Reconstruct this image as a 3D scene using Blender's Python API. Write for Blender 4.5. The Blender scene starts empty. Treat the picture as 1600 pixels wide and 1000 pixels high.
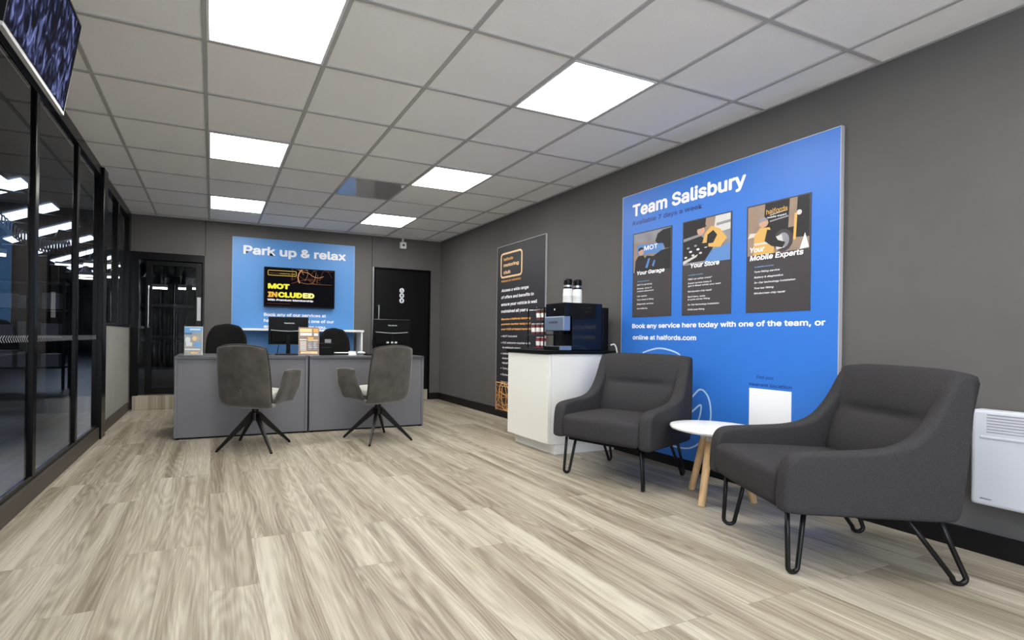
import bpy, bmesh, math, random
from mathutils import Vector, Matrix
random.seed(7)
C = bpy.context.scene.collection
PI = math.pi

# ---------------------------------------------------------------- camera, world, exposure
SC = bpy.context.scene
cam_d = bpy.data.cameras.new('camera'); cam = bpy.data.objects.new('camera', cam_d); C.objects.link(cam)
cam_d.sensor_fit = 'HORIZONTAL'; cam_d.sensor_width = 36.0; cam_d.lens = 783.7 / 1600 * 36
cam_d.shift_x = (800 - 648.27) / 1600; cam_d.shift_y = (526.96 - 500) / 1600
cam_d.clip_start = 0.05; cam_d.clip_end = 200
YAW, ROLL = 0.3842, 0.0134
_f = Vector((math.sin(YAW), math.cos(YAW), 0)); _r = Vector((math.cos(YAW), -math.sin(YAW), 0)); _u = Vector((0, 0, 1))
_r, _u = math.cos(ROLL) * _r + math.sin(ROLL) * _u, -math.sin(ROLL) * _r + math.cos(ROLL) * _u
M4 = Matrix((_r, _u, -_f)).transposed().to_4x4(); M4.translation = (0, 0, 0.945)
cam.matrix_world = M4
SC.camera = cam
w = bpy.data.worlds.new('world'); SC.world = w; w.use_nodes = True
w.node_tree.nodes['Background'].inputs[0].default_value = (0.80, 0.88, 1.0, 1)   # overcast daylight, enters through unseen window openings added behind the viewer
w.node_tree.nodes['Background'].inputs[1].default_value = 4.0
for wx, wy, wrz, wsz in ((0.6, -2.62, 0, 1.5), (-0.97, -1.45, -math.pi / 2, 2.1)):  # portals at the unseen front and left openings added for daylight
    pd = bpy.data.lights.new('window_portal', 'AREA'); pd.shape = 'RECTANGLE'; pd.size = wsz; pd.size_y = 2.2; pd.cycles.is_portal = True
    po = bpy.data.objects.new('window_portal', pd); C.objects.link(po); po.location = (wx, wy, 1.2); po.rotation_euler = (math.pi / 2, 0, wrz)
vs = SC.view_settings
vs.view_transform = 'Standard'; vs.look = 'None'; vs.gamma = 1.0; vs.use_curve_mapping = False
vs.exposure = 1.22
PANEL = 11.0            # brightness of the ceiling light diffusers

CEIL = 2.42; XR = 3.25; XL = -0.95; YB = 7.03; YF = -2.6

# ---------------------------------------------------------------- materials
def lin(c):
    return tuple(((v / 255) / 12.92 if v / 255 <= 0.04045 else ((v / 255 + 0.055) / 1.055) ** 2.4) for v in c)
def mat(name, rgb, rough=0.5, metal=0.0, noise=0, amount=0.12, bump=0.0, bscale=200, spec=0.5, stretch=(1, 1, 1), emit=0, emit_rgb=None):
    m = bpy.data.materials.new(name); m.use_nodes = True
    nt = m.node_tree; b = nt.nodes['Principled BSDF']
    col = lin(rgb) + (1,)
    b.inputs['Base Color'].default_value = col; b.inputs['Roughness'].default_value = rough
    b.inputs['Metallic'].default_value = metal; b.inputs['Specular IOR Level'].default_value = spec
    if emit:
        b.inputs['Emission Color'].default_value = lin(emit_rgb or rgb) + (1,); b.inputs['Emission Strength'].default_value = emit
    if noise or bump:
        tc = nt.nodes.new('ShaderNodeTexCoord'); mp = nt.nodes.new('ShaderNodeMapping'); mp.inputs['Scale'].default_value = stretch
        nt.links.new(tc.outputs['Object'], mp.inputs['Vector'])
    if noise:
        n = nt.nodes.new('ShaderNodeTexNoise'); n.inputs['Scale'].default_value = noise; n.inputs['Detail'].default_value = 6
        nt.links.new(mp.outputs[0], n.inputs['Vector'])
        r = nt.nodes.new('ShaderNodeValToRGB')
        r.color_ramp.elements[0].position = 0.3; r.color_ramp.elements[1].position = 0.7
        r.color_ramp.elements[0].color = tuple(v * (1 - amount) for v in col[:3]) + (1,)
        r.color_ramp.elements[1].color = tuple(min(1, v * (1 + amount)) for v in col[:3]) + (1,)
        nt.links.new(n.outputs['Fac'], r.inputs[0]); nt.links.new(r.outputs[0], b.inputs['Base Color'])
    if bump:
        n2 = nt.nodes.new('ShaderNodeTexNoise'); n2.inputs['Scale'].default_value = bscale; n2.inputs['Detail'].default_value = 3
        nt.links.new(mp.outputs[0], n2.inputs['Vector'])
        bp = nt.nodes.new('ShaderNodeBump'); bp.inputs['Strength'].default_value = bump; bp.inputs['Distance'].default_value = 0.004
        nt.links.new(n2.outputs['Fac'], bp.inputs['Height']); nt.links.new(bp.outputs[0], b.inputs['Normal'])
    return m
def glow(name, rgb, s):
    m = bpy.data.materials.new(name); m.use_nodes = True; nt = m.node_tree
    nt.nodes.remove(nt.nodes['Principled BSDF'])
    e = nt.nodes.new('ShaderNodeEmission'); e.inputs[0].default_value = lin(rgb) + (1,); e.inputs[1].default_value = s
    nt.links.new(e.outputs[0], nt.nodes['Material Output'].inputs[0]); return m
def glass_mat(name, tint=(1, 1, 1), ior=1.5, rough=0.0):
    m = bpy.data.materials.new(name); m.use_nodes = True; nt = m.node_tree
    nt.nodes.remove(nt.nodes['Principled BSDF'])
    t = nt.nodes.new('ShaderNodeBsdfTransparent'); t.inputs[0].default_value = tint + (1,)
    g = nt.nodes.new('ShaderNodeBsdfGlossy'); g.inputs['Roughness'].default_value = rough
    f = nt.nodes.new('ShaderNodeFresnel'); f.inputs[0].default_value = ior
    x = nt.nodes.new('ShaderNodeMixShader')
    gb = nt.nodes.new('ShaderNodeNewGeometry'); sb = nt.nodes.new('ShaderNodeMath'); sb.operation = 'SUBTRACT'; sb.inputs[0].default_value = 1
    nt.links.new(gb.outputs['Backfacing'], sb.inputs[1]); ml = nt.nodes.new('ShaderNodeMath'); ml.operation = 'MULTIPLY'
    nt.links.new(f.outputs[0], ml.inputs[0]); nt.links.new(sb.outputs[0], ml.inputs[1])   # one reflection per sheet
    nt.links.new(ml.outputs[0], x.inputs[0]); nt.links.new(t.outputs[0], x.inputs[1]); nt.links.new(g.outputs[0], x.inputs[2])
    nt.links.new(x.outputs[0], nt.nodes['Material Output'].inputs[0]); return m

def floor_material():
    m = bpy.data.materials.new('oak_planks'); m.use_nodes = True; nt = m.node_tree; N = nt.nodes; L = nt.links
    b = N['Principled BSDF']
    tc = N.new('ShaderNodeTexCoord'); sp = N.new('ShaderNodeSeparateXYZ'); L.new(tc.outputs['Object'], sp.inputs[0])
    cb = N.new('ShaderNodeCombineXYZ'); L.new(sp.outputs['Y'], cb.inputs['X']); L.new(sp.outputs['X'], cb.inputs['Y'])
    br = N.new('ShaderNodeTexBrick'); L.new(cb.outputs[0], br.inputs['Vector'])
    br.inputs['Color1'].default_value = (0, 0, 0, 1); br.inputs['Color2'].default_value = (1, 1, 1, 1); br.inputs['Mortar'].default_value = (0.5, 0.5, 0.5, 1)
    br.inputs['Scale'].default_value = 1.0; br.inputs['Mortar Size'].default_value = 0.0007; br.inputs['Mortar Smooth'].default_value = 0.2
    br.inputs['Brick Width'].default_value = 1.22; br.inputs['Row Height'].default_value = 0.18; br.offset = 0.37; br.offset_frequency = 3
    sepc = N.new('ShaderNodeSeparateColor'); L.new(br.outputs['Color'], sepc.inputs[0])
    def math_(op, a, bb):
        n = N.new('ShaderNodeMath'); n.operation = op
        for i, v in enumerate((a, bb)):
            if isinstance(v, (int, float)): n.inputs[i].default_value = v
            else: L.new(v, n.inputs[i])
        return n.outputs[0]
    off = math_('MULTIPLY', sepc.outputs[0], 43.0)
    def coords(sx, sy):
        c = N.new('ShaderNodeCombineXYZ')
        L.new(math_('MULTIPLY', sp.outputs['X'], sx), c.inputs['X'])
        L.new(math_('ADD', math_('MULTIPLY', sp.outputs['Y'], sy), off), c.inputs['Y'])
        L.new(off, c.inputs['Z']); return c.outputs[0]
    # broad streaks
    n1 = N.new('ShaderNodeTexNoise'); n1.inputs['Scale'].default_value = 1; n1.inputs['Detail'].default_value = 5; n1.inputs['Distortion'].default_value = 0.7
    L.new(coords(9, 0.40), n1.inputs['Vector'])
    # cathedral grain: rings of a stretched noise field
    n2 = N.new('ShaderNodeTexNoise'); n2.inputs['Scale'].default_value = 1; n2.inputs['Detail'].default_value = 2
    L.new(coords(4.6, 0.42), n2.inputs['Vector'])
    ring = math_('SINE', math_('MULTIPLY', n2.outputs['Fac'], 185.0), 0)
    # fine fibres
    n3 = N.new('ShaderNodeTexNoise'); n3.inputs['Scale'].default_value = 1; n3.inputs['Detail'].default_value = 4
    L.new(coords(150, 5), n3.inputs['Vector'])
    v = math_('ADD', math_('ADD', math_('MULTIPLY', n1.outputs['Fac'], 0.86), 0.07), math_('MULTIPLY', math_('MULTIPLY', ring, math_('SUBTRACT', 1.0, n1.outputs['Fac'])), 0.095))
    n4 = N.new('ShaderNodeTexNoise'); n4.inputs['Scale'].default_value = 1; n4.inputs['Detail'].default_value = 3; n4.inputs['Distortion'].default_value = 0.3
    L.new(coords(46, 1.1), n4.inputs['Vector'])
    v = math_('ADD', v, math_('MULTIPLY', math_('SUBTRACT', n4.outputs['Fac'], 0.5), 0.30))
    v = math_('ADD', v, math_('MULTIPLY', math_('SUBTRACT', n3.outputs['Fac'], 0.5), 0.42))
    v = math_('ADD', v, math_('MULTIPLY', math_('SUBTRACT', sepc.outputs[0], 0.5), 0.10))
    r = N.new('ShaderNodeValToRGB'); e = r.color_ramp.elements
    e[0].position = 0.27; e[0].color = lin((118, 107, 92)) + (1,)
    e[1].position = 0.69; e[1].color = lin((186, 180, 165)) + (1,)
    k = e.new(0.42); k.color = lin((144, 135, 119)) + (1,)
    k = e.new(0.54); k.color = lin((163, 155, 140)) + (1,)
    L.new(v, r.inputs[0])
    mx = N.new('ShaderNodeMix'); mx.data_type = 'RGBA'; L.new(br.outputs['Fac'], mx.inputs[0])
    L.new(r.outputs[0], mx.inputs[6]); mx.inputs[7].default_value = lin((108, 94, 80)) + (1,)
    L.new(mx.outputs[2], b.inputs['Base Color'])
    b.inputs['Roughness'].default_value = 0.42; b.inputs['Specular IOR Level'].default_value = 0.35
    bp = N.new('ShaderNodeBump'); bp.inputs['Strength'].default_value = 0.12; bp.inputs['Distance'].default_value = 0.003
    L.new(v, bp.inputs['Height']); L.new(bp.outputs[0], b.inputs['Normal'])
    return m

M = {}
M['floor'] = floor_material()
M['heater'] = mat('heater_white', (196, 199, 206), 0.45)
M['wall'] = mat('grey_wall_paint', (93, 91, 90), 0.75, noise=3, amount=0.05, bump=0.12, bscale=500, spec=0.25)
M['wall_light'] = mat('mid_grey_panel', (148, 147, 143), 0.7, noise=4, amount=0.05)
M['tile'] = mat('ceiling_tile', (244, 243, 243), 0.9, noise=160, amount=0.03, spec=0.1)
M['tbar'] = mat('ceiling_grid_metal', (178, 177, 176), 0.55)
M['diff'] = glow('light_diffuser', (255, 252, 244), PANEL)
M['white_metal'] = mat('white_metal', (226, 228, 230), 0.4)
M['mirror'] = mat('glossy_tile', (172, 172, 172), 0.5)
_p = M['mirror'].node_tree.nodes['Principled BSDF']; _p.inputs['Coat Weight'].default_value = 1.0; _p.inputs['Coat IOR'].default_value = 2.0; _p.inputs['Coat Roughness'].default_value = 0.02
M['black'] = mat('black_satin', (9, 9, 11), 0.4, spec=0.22)
M['black_frame'] = mat('black_aluminium', (9, 9, 11), 0.25, 0.0, spec=0.18)
M['black_matt'] = mat('black_matt', (8, 8, 9), 0.6, spec=0.15)
M['rail'] = mat('dark_kick_rail', (62, 57, 52), 0.5)
M['glass'] = glass_mat('partition_glass', (0.92, 0.93, 0.95), 1.5)
M['clear'] = glass_mat('clear_acrylic', (0.97, 0.98, 0.98), 1.35)
M['skirt'] = mat('black_skirting', (13, 12, 13), 0.5, spec=0.3)
M['steel'] = mat('brushed_steel', (200, 202, 205), 0.28, 1.0)
M['blue'] = mat('sign_blue', (46, 115, 206), 0.45, noise=1.5, amount=0.02)
M['blue_pale'] = mat('sign_light_blue', (74, 134, 200), 0.45, noise=1.5, amount=0.02)
M['navy'] = mat('navy_print', (22, 46, 120), 0.5)
M['white'] = mat('white_print', (240, 242, 246), 0.5)
M['pale'] = mat('pale_grey_letters', (222, 227, 236), 0.45)
M['ice'] = mat('pale_blue_print', (186, 218, 250), 0.5)
M['char'] = mat('charcoal_print', (60, 56, 60), 0.5)
M['clubbg'] = mat('club_panel', (40, 39, 46), 0.5)
M['orange'] = mat('orange_print', (240, 176, 92), 0.5)
M['amber'] = mat('amber_print', (252, 214, 160), 0.5)
M['sky'] = mat('light_blue_print', (120, 176, 235), 0.5)
M['edge'] = mat('panel_edge', (178, 178, 182), 0.4)
M['desk'] = mat('desk_grey', (104, 104, 109), 0.45, noise=5, amount=0.03)
M['desk_dark'] = mat('desk_edge_grey', (74, 74, 79), 0.4)
M['suede'] = mat('grey_suede', (81, 77, 73), 0.95, noise=9, amount=0.28, bump=0.25, bscale=260, spec=0.15)
_p = M['suede'].node_tree.nodes['Principled BSDF']; _p.inputs['Sheen Weight'].default_value = 0.5; _p.inputs['Sheen Roughness'].default_value = 0.4
M['suede_pale'] = mat('pale_seat_fabric', (176, 174, 170), 0.9, noise=30, amount=0.08)
M['piping'] = mat('dark_piping', (44, 41, 40), 0.8)
M['fabric'] = mat('charcoal_fabric', (58, 57, 59), 0.95, noise=220, amount=0.22, bump=0.4, bscale=420, spec=0.1)
M['black_fabric'] = mat('black_mesh_fabric', (15, 15, 16), 0.85, bump=0.3, bscale=500, spec=0.2)
M['rod'] = mat('black_steel_rod', (20, 20, 21), 0.38, 0.4)
M['table_white'] = mat('white_tabletop', (243, 243, 244), 0.35)
M['beech'] = mat('beech_wood', (214, 178, 132), 0.5, noise=6, amount=0.12, stretch=(8, 8, 1))
M['cab'] = mat('cabinet_white', (236, 235, 230), 0.4)
M['gloss_black'] = mat('machine_black', (7, 8, 13), 0.12)
M['silver'] = mat('machine_silver', (150, 166, 190), 0.32, 0.7)
M['card'] = mat('paper_card', (236, 236, 233), 0.6)
M['brown'] = mat('snack_brown', (120, 62, 52), 0.5)
M['red'] = mat('snack_red', (158, 52, 62), 0.5)
M['paper'] = mat('paper', (238, 238, 236), 0.7)
M['greige'] = mat('leaflet_grey', (182, 180, 176), 0.6, noise=20, amount=0.2)
M['tan'] = mat('photo_tan', (150, 128, 112), 0.6, noise=9, amount=0.15)
M['skin'] = mat('photo_skin', (196, 154, 132), 0.6)
M['hivis'] = mat('photo_yellow_vest', (212, 168, 92), 0.6)
M['pgrey'] = mat('photo_grey', (140, 140, 148), 0.6, noise=8, amount=0.2)
M['plight'] = mat('photo_light', (206, 204, 200), 0.6)
M['pblue'] = mat('photo_blue', (88, 132, 192), 0.6)
M['pdark'] = mat('photo_black', (30, 29, 33), 0.6)
M['gold'] = mat('gold_line_print', (196, 142, 84), 0.5)
M['wdark'] = mat('workshop_wall', (44, 44, 50), 0.8, noise=2, amount=0.3)
M['wfloor'] = mat('workshop_concrete', (70, 72, 80), 0.32, noise=3, amount=0.35)
M['wroof'] = mat('workshop_roof', (40, 40, 46), 0.8)
M['skylight'] = glow('skylight_panel', (205, 225, 255), 3.0)
M['tube'] = glow('lamp_tube', (255, 246, 230), 5.0)
M['rubber'] = mat('tyre_rubber', (26, 26, 28), 0.7)
M['rack_blue'] = mat('rack_steel', (38, 42, 56), 0.5)
M['wbox'] = mat('workshop_carton', (150, 156, 170), 0.7)

# ---------------------------------------------------------------- mesh helpers
def obj(name, bm, mats, parent=None, smooth=False, loc=None, rz=None, sub=0):
    me = bpy.data.meshes.new(name); bmesh.ops.recalc_face_normals(bm, faces=bm.faces[:]); bm.to_mesh(me); bm.free()
    if not isinstance(mats, (list, tuple)): mats = [mats]
    for m in mats: me.materials.append(M[m] if isinstance(m, str) else m)
    if smooth:
        for p in me.polygons: p.use_smooth = True
        if smooth != 'all': me.set_sharp_from_angle(angle=math.radians(40))
    o = bpy.data.objects.new(name, me); C.objects.link(o)
    if parent: o.parent = parent
    if loc: o.location = loc
    if rz is not None: o.rotation_euler = (0, 0, rz)
    if sub:
        md = o.modifiers.new('smooth', 'SUBSURF'); md.levels = sub; md.render_levels = sub
    return o
def tag(o, label, cat, group=None, kind=None):
    o['label'] = label; o['category'] = cat
    if group: o['group'] = group
    if kind: o['kind'] = kind
    return o
def thing(name, label, cat, loc=(0, 0, 0), rz=0, group=None):
    o = bpy.data.objects.new(name, None); C.objects.link(o); o.empty_display_size = 0.1
    o.location = loc; o.rotation_euler = (0, 0, rz)
    return tag(o, label, cat, group)
def struct(o, label=None):
    o['kind'] = 'structure'
    if label: o['label'] = label
    return o
def dup(root, loc, rz, label, group=None):
    def cp(o, par):
        c = o.copy(); C.objects.link(c); c.parent = par
        for ch in [x for x in allobj if x.parent == o]: cp(ch, c)
        return c
    allobj = list(C.objects)
    r = cp(root, None); r.location = loc; r.rotation_euler = (0, 0, rz); r['label'] = label
    if group: r['group'] = group
    return r
NB = bmesh.new
def box(bm, x0, x1, y0, y1, z0, z1, bev=0, seg=2, mi=0):
    r = bmesh.ops.create_cube(bm, size=1.0)
    vs_ = r['verts']
    for v in vs_:
        v.co = Vector((x0 + (v.co.x + .5) * (x1 - x0), y0 + (v.co.y + .5) * (y1 - y0), z0 + (v.co.z + .5) * (z1 - z0)))
    fs = set(f for v in vs_ for f in v.link_faces)
    for f in fs: f.material_index = mi
    if bev:
        es = list(set(e for v in vs_ for e in v.link_edges))
        g = bmesh.ops.bevel(bm, geom=es, offset=bev, segments=seg, profile=0.5, affect='EDGES')
        for f in g['faces']: f.material_index = mi
    return bm
def bx(*a, **k): return box(NB(), *a, **k)
def ring_loft(bm, rings, cap=True, closed=False, mi=0):
    vr = [[bm.verts.new(p) for p in r] for r in rings]
    n = len(vr[0]); m = len(vr)
    for i in range(m if closed else m - 1):
        a, b = vr[i], vr[(i + 1) % m]
        for j in range(n):
            f = bm.faces.new((a[j], a[(j + 1) % n], b[(j + 1) % n], b[j])); f.material_index = mi
    if cap and not closed:
        bm.faces.new(vr[0]).material_index = mi; bm.faces.new(vr[-1][::-1]).material_index = mi
    return bm
def cyl(bm, p0, p1, r0, r1=None, n=16, mi=0):
    p0, p1 = Vector(p0), Vector(p1); r1 = r0 if r1 is None else r1
    d = (p1 - p0).normalized(); a = d.orthogonal().normalized(); b = d.cross(a)
    rg = [[p + r * (math.cos(t) * a + math.sin(t) * b) for t in (2 * PI * k / n for k in range(n))] for p, r in ((p0, r0), (p1, r1))]
    return ring_loft(bm, rg, mi=mi)
def lathe(bm, prof, c=(0, 0, 0), n=24, mi=0):
    c = Vector(c)
    return ring_loft(bm, [[c + Vector((r * math.cos(2 * PI * k / n), r * math.sin(2 * PI * k / n), z)) for k in range(n)] for r, z in prof], mi=mi)
def tube(bm, pts, r, n=10, closed=False, mi=0):
    pts = [Vector(p) for p in pts]; m = len(pts); rings = []; a = None
    for i, p in enumerate(pts):
        q0 = pts[i - 1] if (i > 0 or closed) else p; q1 = pts[(i + 1) % m] if (i < m - 1 or closed) else p
        d = (q1 - q0).normalized()
        a = d.orthogonal().normalized() if a is None else (a - d * a.dot(d)).normalized()
        b = d.cross(a)
        rings.append([p + r * (math.cos(2 * PI * k / n) * a + math.sin(2 * PI * k / n) * b) for k in range(n)])
    return ring_loft(bm, rings, cap=not closed, closed=closed, mi=mi)
def spline(pts, k=6, closed=False):
    P = [Vector(p) for p in pts]; n = len(P); out = []
    g = (lambda i: P[i % n]) if closed else (lambda i: P[max(0, min(n - 1, i))])
    for i in range(n if closed else n - 1):
        p0, p1, p2, p3 = g(i - 1), g(i), g(i + 1), g(i + 2)
        for s in range(k):
            t = s / k
            out.append(0.5 * ((2 * p1) + (p2 - p0) * t + (2 * p0 - 5 * p1 + 4 * p2 - p3) * t * t + (3 * p1 - p0 - 3 * p2 + p3) * t ** 3))
    if not closed: out.append(P[-1])
    return out
def prism_x(bm, prof, x0, x1, bev=0, seg=3, mi=0):
    """outline in (y, z) extruded along x, rims rounded"""
    a = [bm.verts.new((x0, y, z)) for y, z in prof]; b = [bm.verts.new((x1, y, z)) for y, z in prof]
    n = len(prof); fs = [bm.faces.new(a), bm.faces.new(b[::-1])]
    rim = list(fs[0].edges) + list(fs[1].edges)
    for i in range(n): fs.append(bm.faces.new((a[i], a[(i + 1) % n], b[(i + 1) % n], b[i])))
    for f in fs: f.material_index = mi
    if bev:
        bmesh.ops.bevel(bm, geom=rim, offset=bev, segments=seg, profile=0.5, affect='EDGES', clamp_overlap=True)
    return bm
def pillow(fn, t, nu=22, nv=22, p=3.0, mi=0):
    """closed cushion around a surface fn(u, v), u and v in -1..1"""
    bm = NB(); U = [math.sin(PI / 2 * (-1 + 2 * i / nu)) for i in range(nu + 1)]; V = [math.sin(PI / 2 * (-1 + 2 * i / nv)) for i in range(nv + 1)]
    g = [{}, {}]
    for i, u in enumerate(U):
        for j, v in enumerate(V):
            e = 1e-3; c = Vector(fn(u, v))
            du = Vector(fn(min(1, u + e), v)) - Vector(fn(max(-1, u - e), v)); dv = Vector(fn(u, min(1, v + e))) - Vector(fn(u, max(-1, v - e)))
            n = du.cross(dv); n = n.normalized() if n.length > 1e-12 else Vector((0, 0, 0))
            k = (max(0, 1 - abs(u) ** p) * max(0, 1 - abs(v) ** p)) ** (1 / p)
            border = i in (0, nu) or j in (0, nv)
            g[0][i, j] = bm.verts.new(c + n * t * k)
            g[1][i, j] = g[0][i, j] if border else bm.verts.new(c - n * t * k)
    for i in range(nu):
        for j in range(nv):
            for s in (0, 1):
                q = [g[s][i, j], g[s][i + 1, j], g[s][i + 1, j + 1], g[s][i, j + 1]]
                try: bm.faces.new(q if s == 0 else q[::-1]).material_index = mi
                except ValueError: pass
    return bm
def squ(u, v, c=0.35):
    """square to rounded-corner square"""
    return u * math.sqrt(1 - c * v * v * u * u * 0.5 - 0.0), v * math.sqrt(1 - c * u * u * v * v * 0.5)
def polyplate(bm, pts, y, th=0.0006, mi=0):
    """flat printed patch in the x-z plane, facing -y"""
    a = [bm.verts.new((x, y, z)) for x, z in pts]; b = [bm.verts.new((x, y + th, z)) for x, z in pts]; n = len(pts)
    bm.faces.new(a).material_index = mi; bm.faces.new(b[::-1]).material_index = mi
    for i in range(n): bm.faces.new((a[i], a[(i + 1) % n], b[(i + 1) % n], b[i])).material_index = mi
    return bm
def ribbon(bm, pts, wd, y, mi=0, closed=False, th=0.0006):
    """printed line of constant width in the x-z plane"""
    n = len(pts); L_, R_ = [], []
    for i in range(n):
        a = pts[i - 1] if (i or closed) else pts[i]; b = pts[(i + 1) % n] if (i < n - 1 or closed) else pts[i]
        d = Vector((b[0] - a[0], b[1] - a[1])); d = d.normalized() if d.length else Vector((1, 0)); nx, nz = -d.y, d.x
        L_.append((pts[i][0] + nx * wd / 2, pts[i][1] + nz * wd / 2)); R_.append((pts[i][0] - nx * wd / 2, pts[i][1] - nz * wd / 2))
    for i in range(n if closed else n - 1):
        j = (i + 1) % n
        v = [bm.verts.new((x, y, z)) for x, z in (L_[i], L_[j], R_[j], R_[i])]
        bm.faces.new(v).material_index = mi
    return bm
def rrect(x0, x1, z0, z1, r, k=5):
    out = []
    for cx, cz, a0 in ((x1 - r, z1 - r, 0), (x0 + r, z1 - r, 90), (x0 + r, z0 + r, 180), (x1 - r, z0 + r, 270)):
        for i in range(k + 1):
            a = math.radians(a0 + 90 * i / k); out.append((cx + r * math.cos(a), cz + r * math.sin(a)))
    return out
try:    # Blender's own bundled grotesque, else its built-in font
    FONT = bpy.data.fonts.load(bpy.utils.system_resource('DATAFILES', path='fonts') + '/Inter.woff2')
except Exception:
    FONT = None
def text_bm(lines, bold=0.0, ext=0.0006):
    """lines: (string, x, baseline z, cap height, width or None, y, shear, material index); drawn in the x-z plane facing -y"""
    bm = NB()
    for s, x, z, h, wd, y, sh, mi in lines:
        cu = bpy.data.curves.new('t', 'FONT'); cu.body = s; cu.size = 1.0; cu.shear = sh; cu.resolution_u = 3
        if FONT: cu.font = FONT
        o = bpy.data.objects.new('t', cu); me = bpy.data.meshes.new_from_object(o)
        xs = [v.co.x for v in me.vertices]; zero = min(xs); tw = max(xs) - zero
        k = h / 0.73; kx = k if wd is None else wd / (tw + 2 * bold)
        zero -= bold
        offs = [(0, 0)] if bold == 0 else [(bold * math.cos(q * PI / 4), bold * math.sin(q * PI / 4)) for q in range(0, 8, 1 if h > .03 else 2)]
        for q, (ox, oz) in enumerate(offs):     # weight of the letters
            m3 = me.copy(); m3.transform(Matrix(((kx, 0, 0, x + (ox - zero) * kx), (0, 0, -1, y - q * .00001), (0, k, 0, z + oz * k), (0, 0, 0, 1))))
            b2 = NB(); b2.from_mesh(m3)
            for f in b2.faces: f.material_index = mi
            m2 = bpy.data.meshes.new('t'); b2.to_mesh(m2); b2.free(); bm.from_mesh(m2)
            bpy.data.meshes.remove(m2); bpy.data.meshes.remove(m3)
        bpy.data.meshes.remove(me); bpy.data.objects.remove(o); bpy.data.curves.remove(cu)
    return bm

# ---------------------------------------------------------------- room shell
struct(obj('floor', bx(XL - .1, XR + .1, YF - .1, YB + .12, -.1, 0), 'floor'))
struct(obj('ceiling', bx(XL - .1, XR + .1, YF - .1, YB + .12, CEIL + .004, CEIL + .08), 'tile'))
GX = [-0.653 + 0.6 * i for i in range(7)]; GY = [2.731 + 0.6 * j for j in range(-9, 8)]
b = NB()
for x in GX: box(b, x - .0115, x + .0115, YF, YB, CEIL - .004, CEIL + .006)
for y in GY: box(b, XL, XR, y - .0105, y + .0105, CEIL - .003, CEIL + .006)
box(b, XR - .022, XR, YF, YB, CEIL - .004, CEIL + .006); box(b, XL, XL + .022, YF, YB, CEIL - .004, CEIL + .006); box(b, XL, XR, YB - .022, YB, CEIL - .004, CEIL + .006)
struct(obj('trim_1', b, 'tbar'), 'grey metal grid holding the ceiling tiles')
struct(obj('wall_right', bx(XR, XR + .1, YF - .1, YB + .12, 0, CEIL + .004), 'wall'))
b = NB(); box(b, XL, -.1, YF - .1, YF, 0, CEIL + .004); box(b, 1.3, XR, YF - .1, YF, 0, CEIL + .004); box(b, -.1, 1.3, YF - .1, YF, 0, .1); box(b, -.1, 1.3, YF - .1, YF, 2.3, CEIL + .004)
struct(obj('wall_front', b, 'wall_light'))
wf = NB()
for x in (-.1, .58, 1.25): box(wf, x, x + .05, YF - .07, YF - .02, .1, 2.3)
box(wf, -.1, 1.3, YF - .07, YF - .02, .1, .15); box(wf, -.1, 1.3, YF - .07, YF - .02, 2.25, 2.3)
struct(obj('window_3', wf, 'black_frame'), 'unseen shop front window added behind the viewer for daylight')  # out of view, added to bring daylight into the room
DL0, DL1, DR0, DR1 = -0.935, -0.10, 2.175, 3.085
b = NB()
box(b, XL - .1, DL0, YB, YB + .12, 0, CEIL + .004); box(b, DL0, DL1, YB, YB + .12, 1.96, CEIL + .004)
box(b, DL1, DR0, YB, YB + .12, 0, CEIL + .004); box(b, DR0, DR1, YB, YB + .12, 1.965, CEIL + .004); box(b, DR1, XR, YB, YB + .12, 0, CEIL + .004)
struct(obj('wall_back', b, 'wall'))
b = NB(); box(b, -.097, -.091, YB - .002, YB + .002, 1.96, CEIL); box(b, 2.148, 2.154, YB - .002, YB + .002, 0, CEIL)
struct(obj('trim_2', b, 'black_matt'), 'thin dark seams between the back wall panels')
struct(obj('baseboard_right', bx(XR - .018, XR, YF, YB, 0, .1, .003), 'skirt'))
b = NB(); box(b, .0, DR0, YB - .018, YB, 0, .1, .003); box(b, DR1, XR - .018, YB - .018, YB, 0, .1, .003)
struct(obj('baseboard_back', b, 'skirt'))
# wood faced steps under the doors
struct(obj('trim_3', bx(DL0 + .03, DL1, YB - .02, YB + .12, 0, .175, .003), 'floor'), 'wood faced step below the glass door')
struct(obj('trim_4', bx(DR0, DR1, YB - .004, YB + .12, 0, .155, .003), 'floor'), 'wood faced step below the toilet door')

# glazed partition on the left
b = NB()
box(b, XL - .035, XL + .03, YF, 5.2, 0, .105, .004); obj_kick = struct(obj('baseboard_left', b, 'rail'), 'dark kick rail under the glazed partition')
win = struct(obj('window_1', bx(XL - .03, XL + .025, YF, 5.2, CEIL - .085, CEIL), 'black_frame'), 'black framed full height glazed partition to the workshop')
obj('bottom_rail', bx(XL - .028, XL + .014, YF, 5.2, .105, .135), 'black_frame', win)
posts = [3.455 - .95 * k for k in range(1, 7)] + [3.455, 4.40]  # unseen stretch behind the viewer opens outdoors, added as a daylight source
for y in posts: obj('mullion', bx(XL - .02, XL + .02, y - .03, y + .03, .13, CEIL - .08, .004), 'black_frame', win)
obj('corner_post', bx(XL - .035, XL + .045, 5.18, 5.36, 0, CEIL, .004), 'black_frame', win)
ys = sorted(posts) + [5.2]
for a, c in zip(ys[:-1], ys[1:]): obj('glass_pane', bx(XL - .004, XL + .004, a + .03, c - .03, .135, CEIL - .085), 'glass', win)
M['frost'] = mat('frosted_marking', (122, 126, 134), 0.6)
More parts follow.
